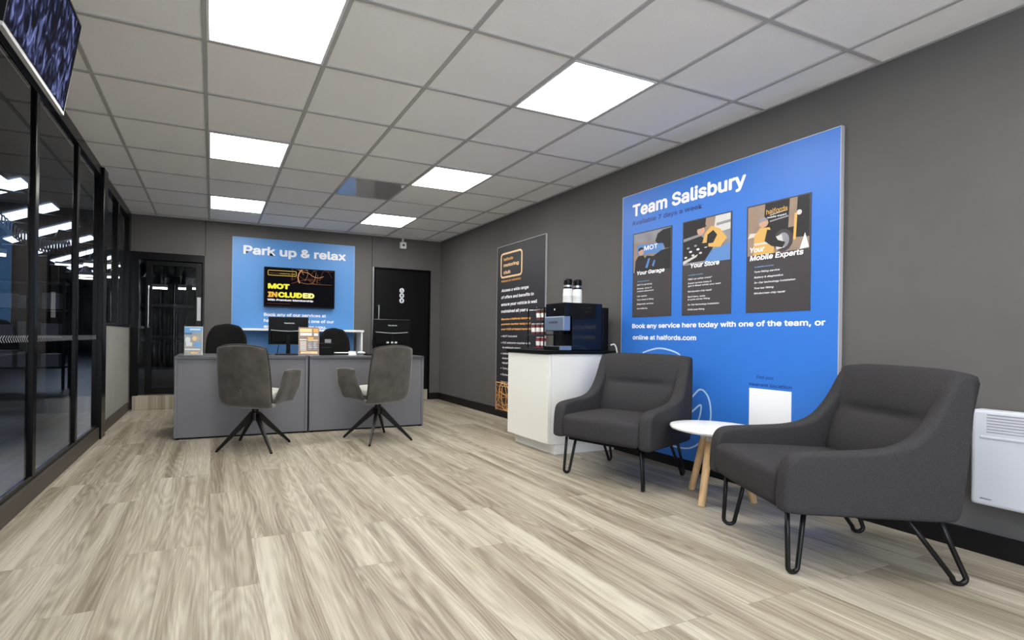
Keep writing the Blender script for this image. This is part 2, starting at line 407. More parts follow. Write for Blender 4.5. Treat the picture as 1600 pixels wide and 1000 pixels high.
for a, c in zip(ys[:-1], ys[1:]):
    if c < 2.4: continue
    b = NB(); y = a + .04
    while y < c - .07:
        for k in (-1, 1):
            v = [b.verts.new(p) for p in ((XL + .0046, y + k * .012, .908), (XL + .0046, y + .012 + k * .012, .908), (XL + .0046, y + .026, .926 if k < 0 else .926), (XL + .0046, y + .014, .926))] if k < 0 else [b.verts.new(p) for p in ((XL + .0046, y + .014, .890), (XL + .0046, y + .026, .890), (XL + .0046, y, .908), (XL + .0046, y - .012, .908))]
            b.faces.new(v)
        y += .034
    obj('safety_marking', b, 'frost', win)
struct(obj('wall_left', bx(XL - .06, XL + .0, 5.36, YB, 0, 1.02), 'wall_light'), 'low grey wall below the small workshop windows')
b = NB(); box(b, XL, XL + .015, 5.36, YB, 0, .105, .003)
struct(obj('trim_5', b, 'rail'), 'grey baseboard of the low wall')
win2 = struct(obj('window_2', bx(XL - .05, XL + .012, 5.36, YB, CEIL - .085, CEIL), 'black_frame'), 'black framed glazing above the low wall')
obj('bottom_rail', bx(XL - .05, XL + .006, 5.36, YB, 1.02, 1.05), 'black_frame', win2)
for y0, y1 in ((6.12, 6.2), (6.9, YB)): obj('mullion', bx(XL - .05, XL + .012, y0, y1, 1.05, CEIL - .085, .004), 'black_frame', win2)
for y0, y1 in ((5.36, 6.12), (6.2, 6.9)): obj('glass_pane', bx(XL - .024, XL - .016, y0, y1, 1.05, CEIL - .085), 'glass', win2)

# glass door to the workshop
d1 = struct(obj('door_1', bx(DL0, DL1, YB - .008, YB + .09, 1.87, 1.96), 'black_frame'), 'black framed glass door to the workshop')
obj('jamb', bx(DL0, -.845, YB - .008, YB + .09, .175, 1.87, .003), 'black_frame', d1)
obj('jamb', bx(-.125, DL1, YB - .008, YB + .09, .175, 1.87, .003), 'black_frame', d1)
b = NB(); box(b, -.775, -.70, YB + .01, YB + .055, .19, 1.86, .003); box(b, -.205, -.13, YB + .01, YB + .055, .19, 1.86, .003)
box(b, -.70, -.205, YB + .01, YB + .055, 1.80, 1.86, .003); box(b, -.70, -.205, YB + .01, YB + .055, .19, .27, .003)
leaf = obj('door_leaf', b, 'black_frame', d1)
obj('glass_pane', bx(-.70, -.205, YB + .028, YB + .036, .27, 1.80), 'glass', leaf)
tb = NB(); tube(tb, spline([(-.735, YB + .01, 1.53), (-.735, YB - .045, 1.525), (-.735, YB - .055, 1.49), (-.735, YB - .055, 1.07), (-.735, YB - .045, 1.035), (-.735, YB + .01, 1.03)], 4), .011)
obj('pull_handle', tb, 'steel', leaf, True)
obj('finger_plate', bx(-.185, -.14, YB + .004, YB + .01, 1.12, 1.42), 'edge', leaf)
obj('glass_pane', bx(-.845, -.775, YB + .028, YB + .036, .19, 1.87), 'glass', d1)

# toilet door
d2 = struct(obj('door_2', bx(DR0 + .03, DR1 - .03, YB + .004, YB + .048, .155, 1.935, .002), 'black'), 'black toilet door')
b = NB(); box(b, DR0, DR0 + .03, YB - .01, YB + .09, .0, 1.965); box(b, DR1 - .03, DR1, YB - .01, YB + .09, 0, 1.965); box(b, DR0 + .03, DR1 - .03, YB - .01, YB + .09, 1.935, 1.965)
obj('door_frame', b, 'black_frame', d2)
obj('edge_strip', bx(DR0 - .012, DR0 + .006, YB - .014, YB - .002, .9, 1.965), 'steel', d2)
tb = NB(); tube(tb, spline([(2.25, YB + .006, 1.40), (2.25, YB - .04, 1.40), (2.25, YB - .048, 1.37), (2.25, YB - .048, 1.23), (2.25, YB - .04, 1.20), (2.25, YB + .006, 1.20)], 4), .01)
obj('pull_handle', tb, 'steel', d2, True)
for k, z in enumerate((1.64, 1.565, 1.49)):
    b = NB(); cyl(b, (2.622, YB + .004, z), (2.622, YB - .002, z), .037, n=24)
    pl = obj('symbol_disc', b, 'steel' if 0 else 'pale', d2)
    s = NB(); y = YB - .0028
    circ = lambda cx, cz, r: [(cx + r * math.cos(t * PI / 6), cz + r * math.sin(t * PI / 6)) for t in range(12)]
    if k == 0:
        polyplate(s, circ(2.618, z + .022, .006), y); ribbon(s, [(2.617, z + .014), (2.620, z - .004), (2.634, z - .006), (2.640, z - .02)], .006, y)
        ribbon(s, [(2.619 + .014 * math.cos(a), z - .010 + .014 * math.sin(a)) for a in (math.radians(100 + 22 * q) for q in range(11))], .004, y)
    elif k == 1:
        polyplate(s, circ(2.622, z + .02, .006), y); polyplate(s, [(2.614, z + .012), (2.630, z + .012), (2.637, z - .008), (2.607, z - .008)], y)
        polyplate(s, [(2.616, z - .008), (2.620, z - .008), (2.620, z - .026), (2.616, z - .026)], y); polyplate(s, [(2.624, z - .008), (2.628, z - .008), (2.628, z - .026), (2.624, z - .026)], y)
    else:
        polyplate(s, circ(2.622, z + .02, .006), y); polyplate(s, [(2.610, z + .012), (2.634, z + .012), (2.634, z - .004), (2.629, z - .004), (2.629, z - .026), (2.615, z - .026), (2.615, z - .004), (2.610, z - .004)], y)
    obj('pictogram', s, 'black', pl)

# ---------------------------------------------------------------- ceiling lights
pr = thing('ceiling_light', 'large white ceiling panel light nearest the hanging screen, cut by the top edge', 'light', (GX[1] + .3, GY[8] + .3, CEIL), 0, 'square panel lights in the tiled ceiling')
b = NB()
for a in ((-.29, .29, -.29, -.277), (-.29, .29, .277, .29), (-.29, -.277, -.277, .277), (.277, .29, -.277, .277)): box(b, a[0], a[1], a[2], a[3], -.006, .003)
obj('frame', b, 'white_metal', pr)
obj('diffuser', bx(-.277, .277, -.277, .277, -.003, .003), 'diff', pr)
LX, RX = GX[1] + .3, GX[4] + .3
for x, y, lb in ((RX, GY[8] + .3, 'bright square panel light in the ceiling nearest the big blue team sign'),
                 (LX, GY[11] + .3, 'middle panel light of the left row, right of the glazed partition'),
                 (RX, GY[11] + .3, 'middle panel light of the right row, beyond the glossy ceiling tile'),
                 (LX, GY[14] + .3, 'panel light of the left row nearest the back wall, before the blue relax sign'),
                 (RX, GY[14] + .3, 'panel light of the right row nearest the back wall and toilet door'),
                 (LX, GY[5] + .3, 'unseen panel light added above the viewer, left row'), (RX, GY[5] + .3, 'unseen panel light added above the viewer, right row'),  # rows out of view, added for light in the same grid pattern
                 (LX, GY[2] + .3, 'unseen panel light added behind the viewer, left row'), (RX, GY[2] + .3, 'unseen panel light added behind the viewer, right row')):
    dup(pr, (x, y, CEIL), 0, lb)
tag(obj('ceiling_tile', bx(GX[3] + .014, GX[4] - .014, GY[11] + .614, GY[12] + .588, CEIL - .001, CEIL + .003), 'mirror'), 'single glossy mirror-like ceiling tile reflecting the blue sign', 'ceiling tile')

# ---------------------------------------------------------------- signs
def light_trails(bm, x0, x1, z0, z1, n, y, mi, wd):
    for k in range(n):
        p = [(random.uniform(x0, x1), random.uniform(z0, z1))]
        a = random.uniform(0, 2 * PI)
        for q in range(5):
            a += random.uniform(-.7, .7); st = (x1 - x0) * .13
            p.append((min(x1, max(x0, p[-1][0] + st * math.cos(a))), min(z1, max(z0, p[-1][1] + st * 1.1 * math.sin(a)))))
        sp = spline([(u, 0, v) for u, v in p], 4)
        ribbon(bm, [(v.x, v.z) for v in sp], wd * random.choice((.5, .7, 1.0)), y - .00002 * k, mi[k % len(mi)])

# big blue team sign on the right wall: local x runs along the wall to the right, front at y = 0
SW = 1.59
sg = tag(obj('wall_sign', bx(0, SW, 0, .028, 0, 2.07), ['blue'], None, loc=(3.22, 3.29, .078), rz=-PI / 2), 'big blue Team Salisbury sign board on the right wall behind the armchairs', 'sign')
b = NB(); box(b, -.004, 0, -.001, .028, 0, 2.07); box(b, SW, SW + .004, -.001, .028, 0, 2.07); box(b, -.004, SW + .004, -.001, .028, 2.07, 2.074)
obj('edge_trim', b, 'edge', sg)
lx = lambda Y: 3.29 - Y
lz = lambda z: z - .078
obj('headline', text_bm([('Team Salisbury', lx(3.185), lz(1.968), .128, .955, -.001, 0, 0)], .030), 'white', sg)
obj('subheading', text_bm([('Available 7 days a week', lx(3.187), lz(1.893), .047, .64, -.001, 0, 0)], .014), 'navy', sg)
obj('booking_text', text_bm([('Book any service here today with one of the team, or', lx(3.172), lz(1.045), .047, 1.41, -.001, 0, 0), ('online at halfords.com', lx(3.165), lz(.952), .047, .585, -.001, 0, 0)], .026), 'white', sg)
obj('location_text', text_bm([('Find your', lx(2.145), lz(.712), .028, .105, -.001, 0, 0), ('nearest location', lx(2.193), lz(.664), .028, .258, -.001, 0, 0)], .01), 'navy', sg)
obj('blank_square', bx(lx(2.191), lx(1.937), -.0015, 0, lz(.40), lz(.648)), 'white', sg)
# outlined wheel logo
b = NB()
def px_line(bm, pts, wd=.012, k=6):
    s = spline([(lx(Y), 0, lz(z)) for Y, z in pts], k); ribbon(bm, [(v.x, v.z) for v in s], wd, -.0012)
LOGO = [[(3.06, .845), (2.98, .87), (2.9, .885), (2.81, .875), (2.72, .845), (2.69, .79)],
        [(2.70, .44), (2.64, .50), (2.575, .575), (2.545, .60), (2.51, .592), (2.475, .545), (2.458, .46), (2.463, .38), (2.482, .31), (2.52, .245), (2.58, .19), (2.65, .16), (2.76, .155), (2.9, .17)],
        [(2.72, .372), (2.69, .37), (2.672, .378), (2.61, .43), (2.54, .492), (2.535, .45), (2.55, .39), (2.58, .335), (2.62, .29), (2.68, .262), (2.76, .25)]]
for L_ in LOGO: px_line(b, L_)
obj('wheel_logo', b, 'ice', sg)

def poster(Y0, title, items, tsize, fn, tx):
    x0 = lx(Y0); z0 = lz(1.132); wd, ht = .378, .688
    p = obj('service_panel', bx(x0, x0 + wd, -.003, 0, z0, z0 + ht), 'char', sg)
    b = NB(); fn(b, x0 + .008, z0 + .365, wd - .016, ht - .373)
    mats = ['tan', 'pgrey', 'plight', 'pblue', 'pdark', 'skin', 'hivis', 'navy', 'white', 'char', 'red', 'orange']
    obj('photo', b, mats, p)
    tl = [(s, x0 + x, z0 + z, h, w_, -.0088, .15, 0) for s, x, z, h, w_ in title]
    obj('title', text_bm(tl, .03), 'white', p)
    L = [('Available services', x0 + tx, z0 + .287, .010, .12, -.004, .15, 1)]
    for s, w_, zz in items: L.append((s, x0 + tx, z0 + zz, .0145, w_, -.004, .15, 0))
    obj('service_list', text_bm(L, .016), ['white', 'sky'], p)
    return p
P_ = lambda b, x, z, w_, h_: (lambda pts, lay, mi: polyplate(b, [(x + u * w_, z + v * h_) for u, v in pts], -.0032 - .0004 * lay, .0003, mi))
def blob(cx, cz, rx, rz, n=14): return [(cx + rx * math.cos(2 * PI * k / n), cz + rz * math.sin(2 * PI * k / n)) for k in range(n)]
R_ = lambda a, b_, c, d: [(a, b_), (c, b_), (c, d), (a, d)]
def ph_garage(b, x, z, w_, h_):
    q = P_(b, x, z, w_, h_)
    q(R_(0, 0, 1, 1), 0, 0)                                    # tan wall
    q([(0, .78), (1, .70), (1, 1), (0, 1)], 1, 1)
    q([(.10, .45), (.82, .42), (.82, .66), (.10, .72)], 2, 3)  # blue bay sign
    q([(.18, 0), (1, 0), (1, .5), (.75, .47), (.55, .36), (.38, .40), (.2, .2)], 3, 4)   # car in the dark
    q([(.60, .72), (.66, .9), (.8, .97), (1, .98), (1, .5), (.86, .5), (.8, .64), (.66, .66)], 4, 4)  # open bonnet
    q([(.04, 0), (.34, 0), (.36, .28), (.28, .42), (.14, .42), (.06, .3)], 5, 4)         # person in dark jacket
    q(blob(.22, .52, .075, .085), 6, 5); q([(.14, .54), (.15, .62), (.24, .64), (.30, .58), (.22, .57)], 7, 4)
    q([(.34, .10), (.42, .32), (.47, .32), (.40, .08)], 6, 3); q([(.52, .12), (.57, .26), (.61, .25), (.57, .10)], 6, 3)
def ph_store(b, x, z, w_, h_):
    q = P_(b, x, z, w_, h_)
    q(R_(0, 0, 1, 1), 0, 1)
    q([(0, .62), (.55, .70), (.6, 1), (0, 1)], 1, 4)           # dark bonnet left
    q([(.45, .55), (.66, .5), (.72, 1), (.5, 1)], 2, 0)
    q([(.66, .62), (1, .66), (1, 1), (.70, 1)], 3, 2)          # bright shop front
    q([(.72, .78), (1, .80), (1, .86), (.72, .84)], 4, 1)
    q([(0, .05), (.55, .05), (.66, .35), (.4, .62), (0, .55)], 4, 4)   # engine bay
    for k in range(9): q(blob(.06 + .055 * k, .18 + .3 * ((k * 37 % 10) / 10), .035, .025, 8), 5 + k % 2, (2, 1, 8)[k % 3])
    q([(0, .02), (.3, .16), (.34, .22), (0, .1)], 7, 2)
    q([(.45, 0), (1, 0), (1, .36), (.62, .26)], 5, 3)          # blue wing
    q([(.42, .40), (.48, .66), (.62, .80), (.80, .70), (.94, .48), (.80, .30), (.60, .34)], 8, 6)   # vest
    q([(.52, .42), (.54, .62), (.66, .70), (.74, .58), (.66, .42)], 9, 4)   # dark sleeve
    q([(.30, .40), (.36, .46), (.56, .44), (.56, .36), (.38, .34)], 10, 4)
    q(blob(.40, .74, .085, .10), 11, 5); q([(.29, .78), (.32, .88), (.45, .90), (.52, .82), (.42, .79)], 12, 4)
def ph_mobile(b, x, z, w_, h_):
    q = P_(b, x, z, w_, h_)
    q(R_(0, 0, 1, 1), 0, 0)
    q([(.26, .30), (1, .22), (1, 1), (.30, 1)], 1, 4)          # dark van
    q([(.68, .45), (.80, .45), (.82, 1), (.70, 1)], 2, 0)
    q([(.38, .62), (.68, .66), (.68, .69), (.38, .65)], 3, 1); q([(.38, .75), (.66, .79), (.66, .80), (.38, .765)], 3, 2)
    q([(0, .36), (.14, .38), (.2, .44), (.04, .46)], 3, 2)
    q(blob(.60, .22, .16, .22), 3, 9); q(blob(.60, .22, .10, .15), 4, 1)   # wheel
    q([(.44, .30), (.58, .34), (.62, .08), (.5, .05)], 5, 2)
    q([(.86, 0), (.94, .30), (1, .02)], 5, 8); q([(.76, .2), (.80, .2), (.82, .7), (.78, .7)], 5, 11); q(blob(.85, .70, .04, .05), 6, 2)
    q([(.10, 0), (.46, 0), (.44, .34), (.38, .52), (.22, .54), (.12, .40)], 6, 6)   # vest
    q([(.12, .20), (.44, .2), (.44, .24), (.12, .24)], 7, 2)
    q([(.30, .26), (.34, .48), (.42, .46), (.52, .24), (.64, .18), (.60, .08), (.42, .14)], 8, 4)   # dark sleeve
    q(blob(.28, .62, .08, .085), 9, 5); q([(.18, .62), (.20, .72), (.30, .74), (.36, .66), (.26, .66)], 10, 1)
p1 = poster(3.172, [('Your Garage', .05, .345, .040, .27)], [('MOT & servicing', .148, .258), ('Brakes, tyres &', .145, .228), ('exhaust replacement', .165, .206), ('Car repairs', .10, .166), ('Tyre check & fitting', .165, .137), ('Diagnostic services', .165, .102), ('Air conditioning', .105, .066)], 1, ph_garage, .05)
p2 = poster(2.700, [('Your Store', .072, .342, .043, .225)], [('FREE car safety check*', .19, .256), ('Expert service today &', .185, .227), ('get it fitted while you wait', .255, .207), ('Windscreen chip repair', .19, .167), ('Roof bars, racks', .14, .129), ('& cycle carrier fitting', .175, .109), ('In-Car technology installation', .245, .071), ('Child seat fitting', .135, .036)], 1, ph_store, .05)
p3 = poster(2.220, [('Your', .026, .386, .043, .093), ('Mobile Experts', .026, .333, .044, .318)], [('Tyre fitting service', .155, .254), ('Battery & diagnostics', .175, .219), ('In-Car technology installation', .245, .185), ('Tow bar fitting', .12, .150), ('Windscreen chip repair', .19, .117)], 1, ph_mobile, .053)
obj('photo_lettering', text_bm([('MOT', lx(3.172) + .12, lz(1.132) + .535, .05, .13, -.0068, 0, 0)], .015), 'white', p1)
obj('photo_lettering', text_bm([('halfords', lx(2.22) + .125, lz(1.132) + .612, .042, .125, -.0062, 0, 0), ('mobile expert', lx(2.22) + .13, lz(1.132) + .585, .016, .115, -.0062, 0, 1)], .012), ['hivis', 'white'], p3)

# tall charcoal club sign
cl = tag(obj('wall_sign', bx(0, .955, 0, .018, 0, 1.975), 'clubbg', None, loc=(3.23, 5.32, .072), rz=-PI / 2), 'tall charcoal motoring club sign with orange logo on right wall beside the cabinet', 'sign')
b = NB(); box(b, -.006, 0, -.001, .018, 0, 1.975); box(b, .955, .961, -.001, .018, 0, 1.975); box(b, -.006, .961, -.001, .018, 1.975, 1.981)
obj('edge_trim', b, 'edge', cl)
cx_ = lambda Y: 5.32 - Y
cz_ = lambda z: z - .072
b = NB(); ribbon(b, rrect(cx_(5.235), cx_(4.80), cz_(1.675), cz_(1.955), .04), .022, -.0008, closed=True)
lg = obj('logo_outline', b, 'amber', cl)
obj('logo_text', text_bm([('halfords', cx_(5.18), cz_(1.872), .045, .20, -.0008, 0, 1), ('motoring', cx_(5.18), cz_(1.80), .05, .32, -.0008, 0, 0), ('club', cx_(5.18), cz_(1.715), .052, .15, -.0008, 0, 0)], .03), ['amber', 'orange'], cl)
obj('tagline', text_bm([('PREMIUM MEMBER', cx_(5.225), cz_(1.618), .03, .41, -.0008, 0, 0)], .018), 'orange', cl)
obj('headline', text_bm([(s, cx_(5.222), cz_(z), .046, w_, -.0008, .18, 0) for s, z, w_ in (('Access a wide range', 1.503, .56), ('of offers and benefits to', 1.421, .66), ('ensure your vehicle is well', 1.335, .72), ('maintained all year around', 1.253, .72))], .03), 'white', cl)
obj('offer_text', text_bm([(s, cx_(5.215), cz_(z), .03, w_, -.0008, .18, 0) for s, z, w_ in (('Become a Halfords Motoring', 1.165, .60), ('premium member today and', 1.105, .60), ('over £150 of instant benefits', 1.045, .60))], .03), 'orange', cl)
obj('bullet_list', text_bm([(s, cx_(5.215) + dx, cz_(z), .03, w_, -.0008, .18, 0) for s, dx, z, w_ in (('• MOT included', 0, .962, .34), ('• £15 welcome voucher with', 0, .885, .60), ('no minimum spend', .03, .828, .38), ('• Unlimited 5% discount on', 0, .755, .58), ('motoring products and', .03, .700, .48), ('repairs', .03, .645, .16), ('• Tyre price promise', 0, .580, .44), ('• Exclusive offers', 0, .505, .38))], .012), 'white', cl)
obj('small_print', text_bm([(s, cx_(5.215), cz_(z), .014, w_, -.0008, .1, 0) for s, z, w_ in (('Terms and conditions apply. See', .425, .40), ('website for full details of the', .398, .38), ('membership benefits', .371, .25))], .01), 'white', cl)
b = NB(); light_trails(b, .01, .945, .02, .34, 44, -.0008, [0, 1, 0], .012)
obj('light_trails', b, ['gold', 'orange'], cl)

# blue relax sign on the back wall with a screen in front
pk = tag(obj('wall_sign', bx(0, 1.645, 0, .025, 0, 1.605), 'blue_pale', None, loc=(.235, YB - .025, .635)), 'blue Park up & relax sign board on the back wall behind the desk', 'sign')
b = NB(); box(b, -.004, 0, -.001, .025, 0, 1.605); box(b, 1.645, 1.649, -.001, .025, 0, 1.605)
obj('edge_trim', b, 'edge', pk)
rm = Matrix.Rotation(0, 4, 'Y')
obj('headline', text_bm([('Park up & relax', .135, 1.39, .148, 1.385, -.001, 0, 0)], .032), 'pale', pk)
obj('booking_text', text_bm([('Book any of our services at', .405, .572, .055, .84, -.001, 0, 0), ('halfords.com or ask one of our', .405, .492, .055, .955, -.001, 0, 0), ('experts to do it for you.', .405, .412, .055, .85, -.001, 0, 0)], .028), 'pale', pk)

# television
def screen_mat(name, kind):
    m = bpy.data.materials.new(name); m.use_nodes = True; nt = m.node_tree; N = nt.nodes; L = nt.links
    p = N['Principled BSDF']; p.inputs['Base Color'].default_value = (0.004, 0.004, 0.006, 1); p.inputs['Roughness'].default_value = 0.3; p.inputs['Specular IOR Level'].default_value = 0.0
    tc = N.new('ShaderNodeTexCoord'); mp = N.new('ShaderNodeMapping'); L.new(tc.outputs['Object'], mp.inputs[0])
    r = N.new('ShaderNodeValToRGB'); e = r.color_ramp.elements
    if kind == 'tv':
        n = N.new('ShaderNodeTexNoise'); n.inputs['Scale'].default_value = 4; n.inputs['Detail'].default_value = 4; L.new(mp.outputs[0], n.inputs['Vector'])
        e[0].position = .6; e[0].color = lin((4, 4, 6)) + (1,); e[1].position = .95; e[1].color = lin((34, 20, 12)) + (1,); L.new(n.outputs['Fac'], r.inputs[0]); s = .35
    else:
        mp.inputs['Rotation'].default_value = (0, .6, 0)
        n = N.new('ShaderNodeTexNoise'); n.inputs['Scale'].default_value = 5; n.inputs['Detail'].default_value = 6; n.inputs['Distortion'].default_value = 1.2
        mp.inputs['Scale'].default_value = (5.0, 5.0, 2.2); L.new(mp.outputs[0], n.inputs['Vector'])
        e[0].position = .44; e[0].color = lin((22, 22, 30)) + (1,); e[1].position = .70; e[1].color = lin((128, 142, 200)) + (1,)
        k = e.new(.54); k.color = lin((52, 56, 88)) + (1,); L.new(n.outputs['Fac'], r.inputs[0]); s = .42
    L.new(r.outputs[0], p.inputs['Emission Color']); p.inputs['Emission Strength'].default_value = s
    return m
M['tv_bg'] = screen_mat('tv_picture', 'tv'); M['cctv'] = screen_mat('camera_picture', 'cctv')
for nm, c, s in (('em_y1', (226, 222, 70), .52), ('em_y2', (222, 170, 70), .52), ('em_y3', (238, 232, 140), .52), ('em_w', (236, 236, 246), .52), ('em_g', (214, 158, 110), .42), ('em_gd', (120, 74, 50), .42), ('em_box', (196, 172, 84), .48)): M[nm] = glow(nm, c, s)
tv = thing('television', 'flat black television showing MOT INCLUDED on the blue relax sign', 'television', (.63, YB - .10, 1.325))
TW, TH = .955, .537
obj('casing', bx(0, TW, .004, .05, 0, TH, .006), 'black', tv)
obj('wall_bracket', bx(.28, .68, .05, .074, .12, .42), 'black_matt', tv)
sc = obj('screen', bx(.012, TW - .012, .0, .006, .016, TH - .012), 'tv_bg', tv)
obj('caption', text_bm([('MOT', .05, .250, .084, .285, -.001, 0, 0), ('IN', .05, .138, .086, .125, -.001, 0, 1), ('CLUD', .183, .138, .086, .322, -.001, 0, 0), ('ED', .511, .138, .086, .158, -.001, 0, 2)], .055), ['em_y1', 'em_y2', 'em_y3'], sc)
obj('subtitle', text_bm([('With Premium Membership', .045, .085, .034, .61, -.001, 0, 0), ('Terms and conditions apply', .045, .045, .01, .30, -.001, 0, 1)], .03), ['em_w', 'em_gd'], sc)
b = NB(); ribbon(b, rrect(.05, .42, .425, .49, .012), .008, -.0008, closed=True)
obj('logo_outline', b, 'em_box', sc)
obj('logo_text', text_bm([('halfords', .068, .446, .022, .13, -.0008, 0, 0), ('motoring club', .205, .446, .022, .20, -.0008, 0, 1)], .012), ['em_gd', 'em_box'], sc)
b = NB(); light_trails(b, .36, .925, .33, .515, 16, -.0004, [1, 0, 1, 1], .006)
ribbon(b, [(v.x, v.z) for v in spline([(.49, 0, .515), (.455, 0, .46), (.445, 0, .40), (.465, 0, .335)], 5)], .014, -.0012, 0)
obj('light_trails', b, ['em_g', 'em_gd'], sc)

# hanging camera monitor top left
cm = thing('monitor', 'tilted camera screen hung under the ceiling above the glazed partition', 'monitor', (-.60, 2.205, 1.872), 0)
t_ = math.atan2(.06, .385)
def tilt(bm):
    bmesh.ops.transform(bm, matrix=Matrix.Rotation(t_, 4, 'Y') @ Matrix.Rotation(PI / 2, 4, 'Z'), verts=bm.verts[:]); return bm
# local before tilt: x along the screen, y depth behind the glass (front at y=0), z up
obj('casing', tilt(bx(-.335, .335, .004, .045, 0, .392, .004)), 'black', cm)
obj('bezel', tilt(box(box(bx(-.337, .337, -.003, .012, .386, .396), -.337, -.329, -.003, .012, .008, .392), .331, .337, -.003, .012, .008, .392)), 'black', cm)
obj('bottom_lip', tilt(bx(-.337, .337, -.004, .014, -.004, .008)), 'edge', cm)
obj('screen', tilt(bx(-.327, .327, .0, .006, .024, .384)), 'cctv', cm)
b = NB(); box(b, -.26, -.05, -.06, .06, .14, .30); cyl(b, (-.15, 0, .2), (-.15, 0, CEIL - 1.872), .02); box(b, -.22, -.08, -.07, .07, CEIL - 1.872 - .008, CEIL - 1.872)
obj('ceiling_bracket', b, 'black', cm)

# emergency alarm unit hanging above the toilet door
al = thing('alarm_unit', 'small white square alarm unit with conduit above the toilet door', 'alarm', (2.623, YB, 2.262))
obj('housing', bx(-.048, .048, -.045, 0, 0, .096, .004), 'white_metal', al)
obj('conduit', bx(-.013, .013, -.022, 0, .096, CEIL - 2.262, .002), 'white_metal', al)
b = NB(); cyl(b, (0, -.045, .05), (0, -.05, .05), .016); obj('lens', b, 'black', al)

# ---------------------------------------------------------------- desks
def desk(x0, x1, label, left):
    t = thing('desk', label, 'desk', ((x0 + x1) / 2, 4.92, 0), 0, 'grey reception desks')
    h = (x1 - x0) / 2
    obj('desktop', bx(-h, h, -.012, .76, .722, .747, .002), 'desk_dark', t)
    obj('front_panel', bx(-h + .026, h - .026, .006, .024, .018, .722), 'desk', t)
    for s in (-1, 1): obj('side_panel', bx(min(s * h, s * (h - .025)), max(s * h, s * (h - .025)), -.004, .75, .018, .722, .0015), 'desk', t)
    for sx in (-1, 1):
        for y in (.03, .70):
            b = NB(); cyl(b, (sx * (h - .03), y, 0), (sx * (h - .03), y, .02), .016, n=12); obj('foot', b, 'black', t)
    obj('plinth', bx(-h + .002, h - .002, .012, .03, .004, .018), 'black_matt', t)
    return t
desk(-.307, .870, 'grey reception desk nearest the glass door, leaflet holder on its corner', True)
desk(.886, 2.095, 'grey reception desk in front of the toilet door', False)

# white ledge table before the blue sign
lt = thing('side_table', 'narrow white high table standing before the blue relax sign', 'table', (1.128, 6.86, 0))
obj('tabletop', bx(-.83, .83, -.13, .13, 1.004, 1.032, .003), 'table_white', lt)
for s in (-1, 1): obj('leg', bx(min(s * .815, s * .79), max(s * .815, s * .79), -.12, .12, 0, 1.004, .002), 'table_white', lt)

# ---------------------------------------------------------------- suede swivel chairs
def swivel_chair(loc, face, base_ang, label):
    t = thing('swivel_chair', label, 'chair', (loc[0], loc[1], 0), face, 'suede swivel chairs at the reception desk')
    # front is local -y ; the back shell stands at y = +0.2 and sweeps under the seat
    prof = spline([(0, .0, .362), (0, .09, .366), (0, .155, .395), (0, .190, .470), (0, .210, .60), (0, .234, .74), (0, .258, .866)], 12)
    def back(u, v):
        a, c = squ(u, v, .30)
        s = min(.9999, max(0, (c + 1) / 2)); i = s * (len(prof) - 1); k = int(i); q = prof[k].lerp(prof[min(k + 1, len(prof) - 1)], i - k)
        wdt = .207 + .029 * math.sin(min(1, s / .6) * PI / 2)
        return (wdt * a, q.y - .045 * a * a * (.3 + .7 * s), q.z - .012 * a * a * s)
    sh = obj('backrest', pillow(back, .032, 20, 30, 4), 'suede', t, 'all')
    pts = [Vector(back(math.cos(2 * PI * k / 64) * 1.0 if 0 else 0, 0)) for k in range(1)]
    rim = [back(1, -.3 + 1.3 * k / 14) for k in range(15)] + [back(1 - 2 * k / 14, 1) for k in range(1, 15)] + [back(-1, 1 - 1.3 * k / 14) for k in range(1, 15)]
    obj('piping', tube(NB(), rim, .009, 8), 'piping', sh, 'all')
    seam = [Vector(back(0, -.62 + .72 * k / 10)) + Vector((0, .0335, 0)) for k in range(11)]
    obj('seam', tube(NB(), seam, .0028, 6), 'suede', sh, 'all')
    def seat(u, v):
        a, c = squ(u, v, .6); return (.215 * a, -.075 + .19 * c, .437 + .012 * (1 - a * a) - .018 * (c < -.4) * (abs(c) - .4))
    obj('seat', pillow(seat, .042, 18, 18, 4), 'suede_pale', t, 'all')
    def under(u, v):
        a, c = squ(u, v, .6); return (.22 * a, -.09 + .175 * c, .385 + .01 * a * a)
    obj('seat_shell', pillow(under, .028, 16, 16, 4), 'suede', t, 'all')
    for s in (-1, 1):
        def arm(u, v):
            q = (v + 1) / 2; a, c = squ(u, v, .3)
            rear = .055 - .035 * q; y = rear + (-.215 - rear) * (1 - a) / 2
            x = .215 + .045 * min(1, q * 2) + .03 * q * q - .03 * a * (1 if a < 0 else .4)
            return (s * x, y, .385 + .265 * q + .012 * (1 - a * a) * q)
        obj('arm', pillow(arm, .022, 14, 16, 4), 'suede', t, 'all')
    b = NB(); lathe(b, [(.05, .365), (.05, .352), (.03, .348), (.028, .30), (.046, .295), (.046, .235), (.03, .225), (0.001, .225)], n=20)
    obj('swivel_column', b, 'rod', t, True)
    for k in range(4):
        a = math.radians(base_ang) - face + k * PI / 2
        d = Vector((math.cos(a), math.sin(a), 0)); e = Vector((-math.sin(a), math.cos(a), 0))
        p0, p1 = d * .03 + Vector((0, 0, .272)), d * .318 + Vector((0, 0, .008))
        up = (p1 - p0).normalized().cross(e)
        rg = [[p + e * sx * w_ + up * sz * h_ for sx, sz in ((-1, -1), (1, -1), (1, 1), (-1, 1))] for p, w_, h_ in ((p0, .013, .026), (p1, .008, .010))]
        b = NB(); ring_loft(b, rg); bmesh.ops.bevel(b, geom=b.edges[:], offset=.003, segments=2, affect='EDGES')
        lg_ = obj('leg', b, 'rod', t, True)
        f = NB(); cyl(f, d * .318, d * .318 + Vector((0, 0, .009)), .011, n=10); obj('foot_cap', f, 'black_matt', lg_)
    return t
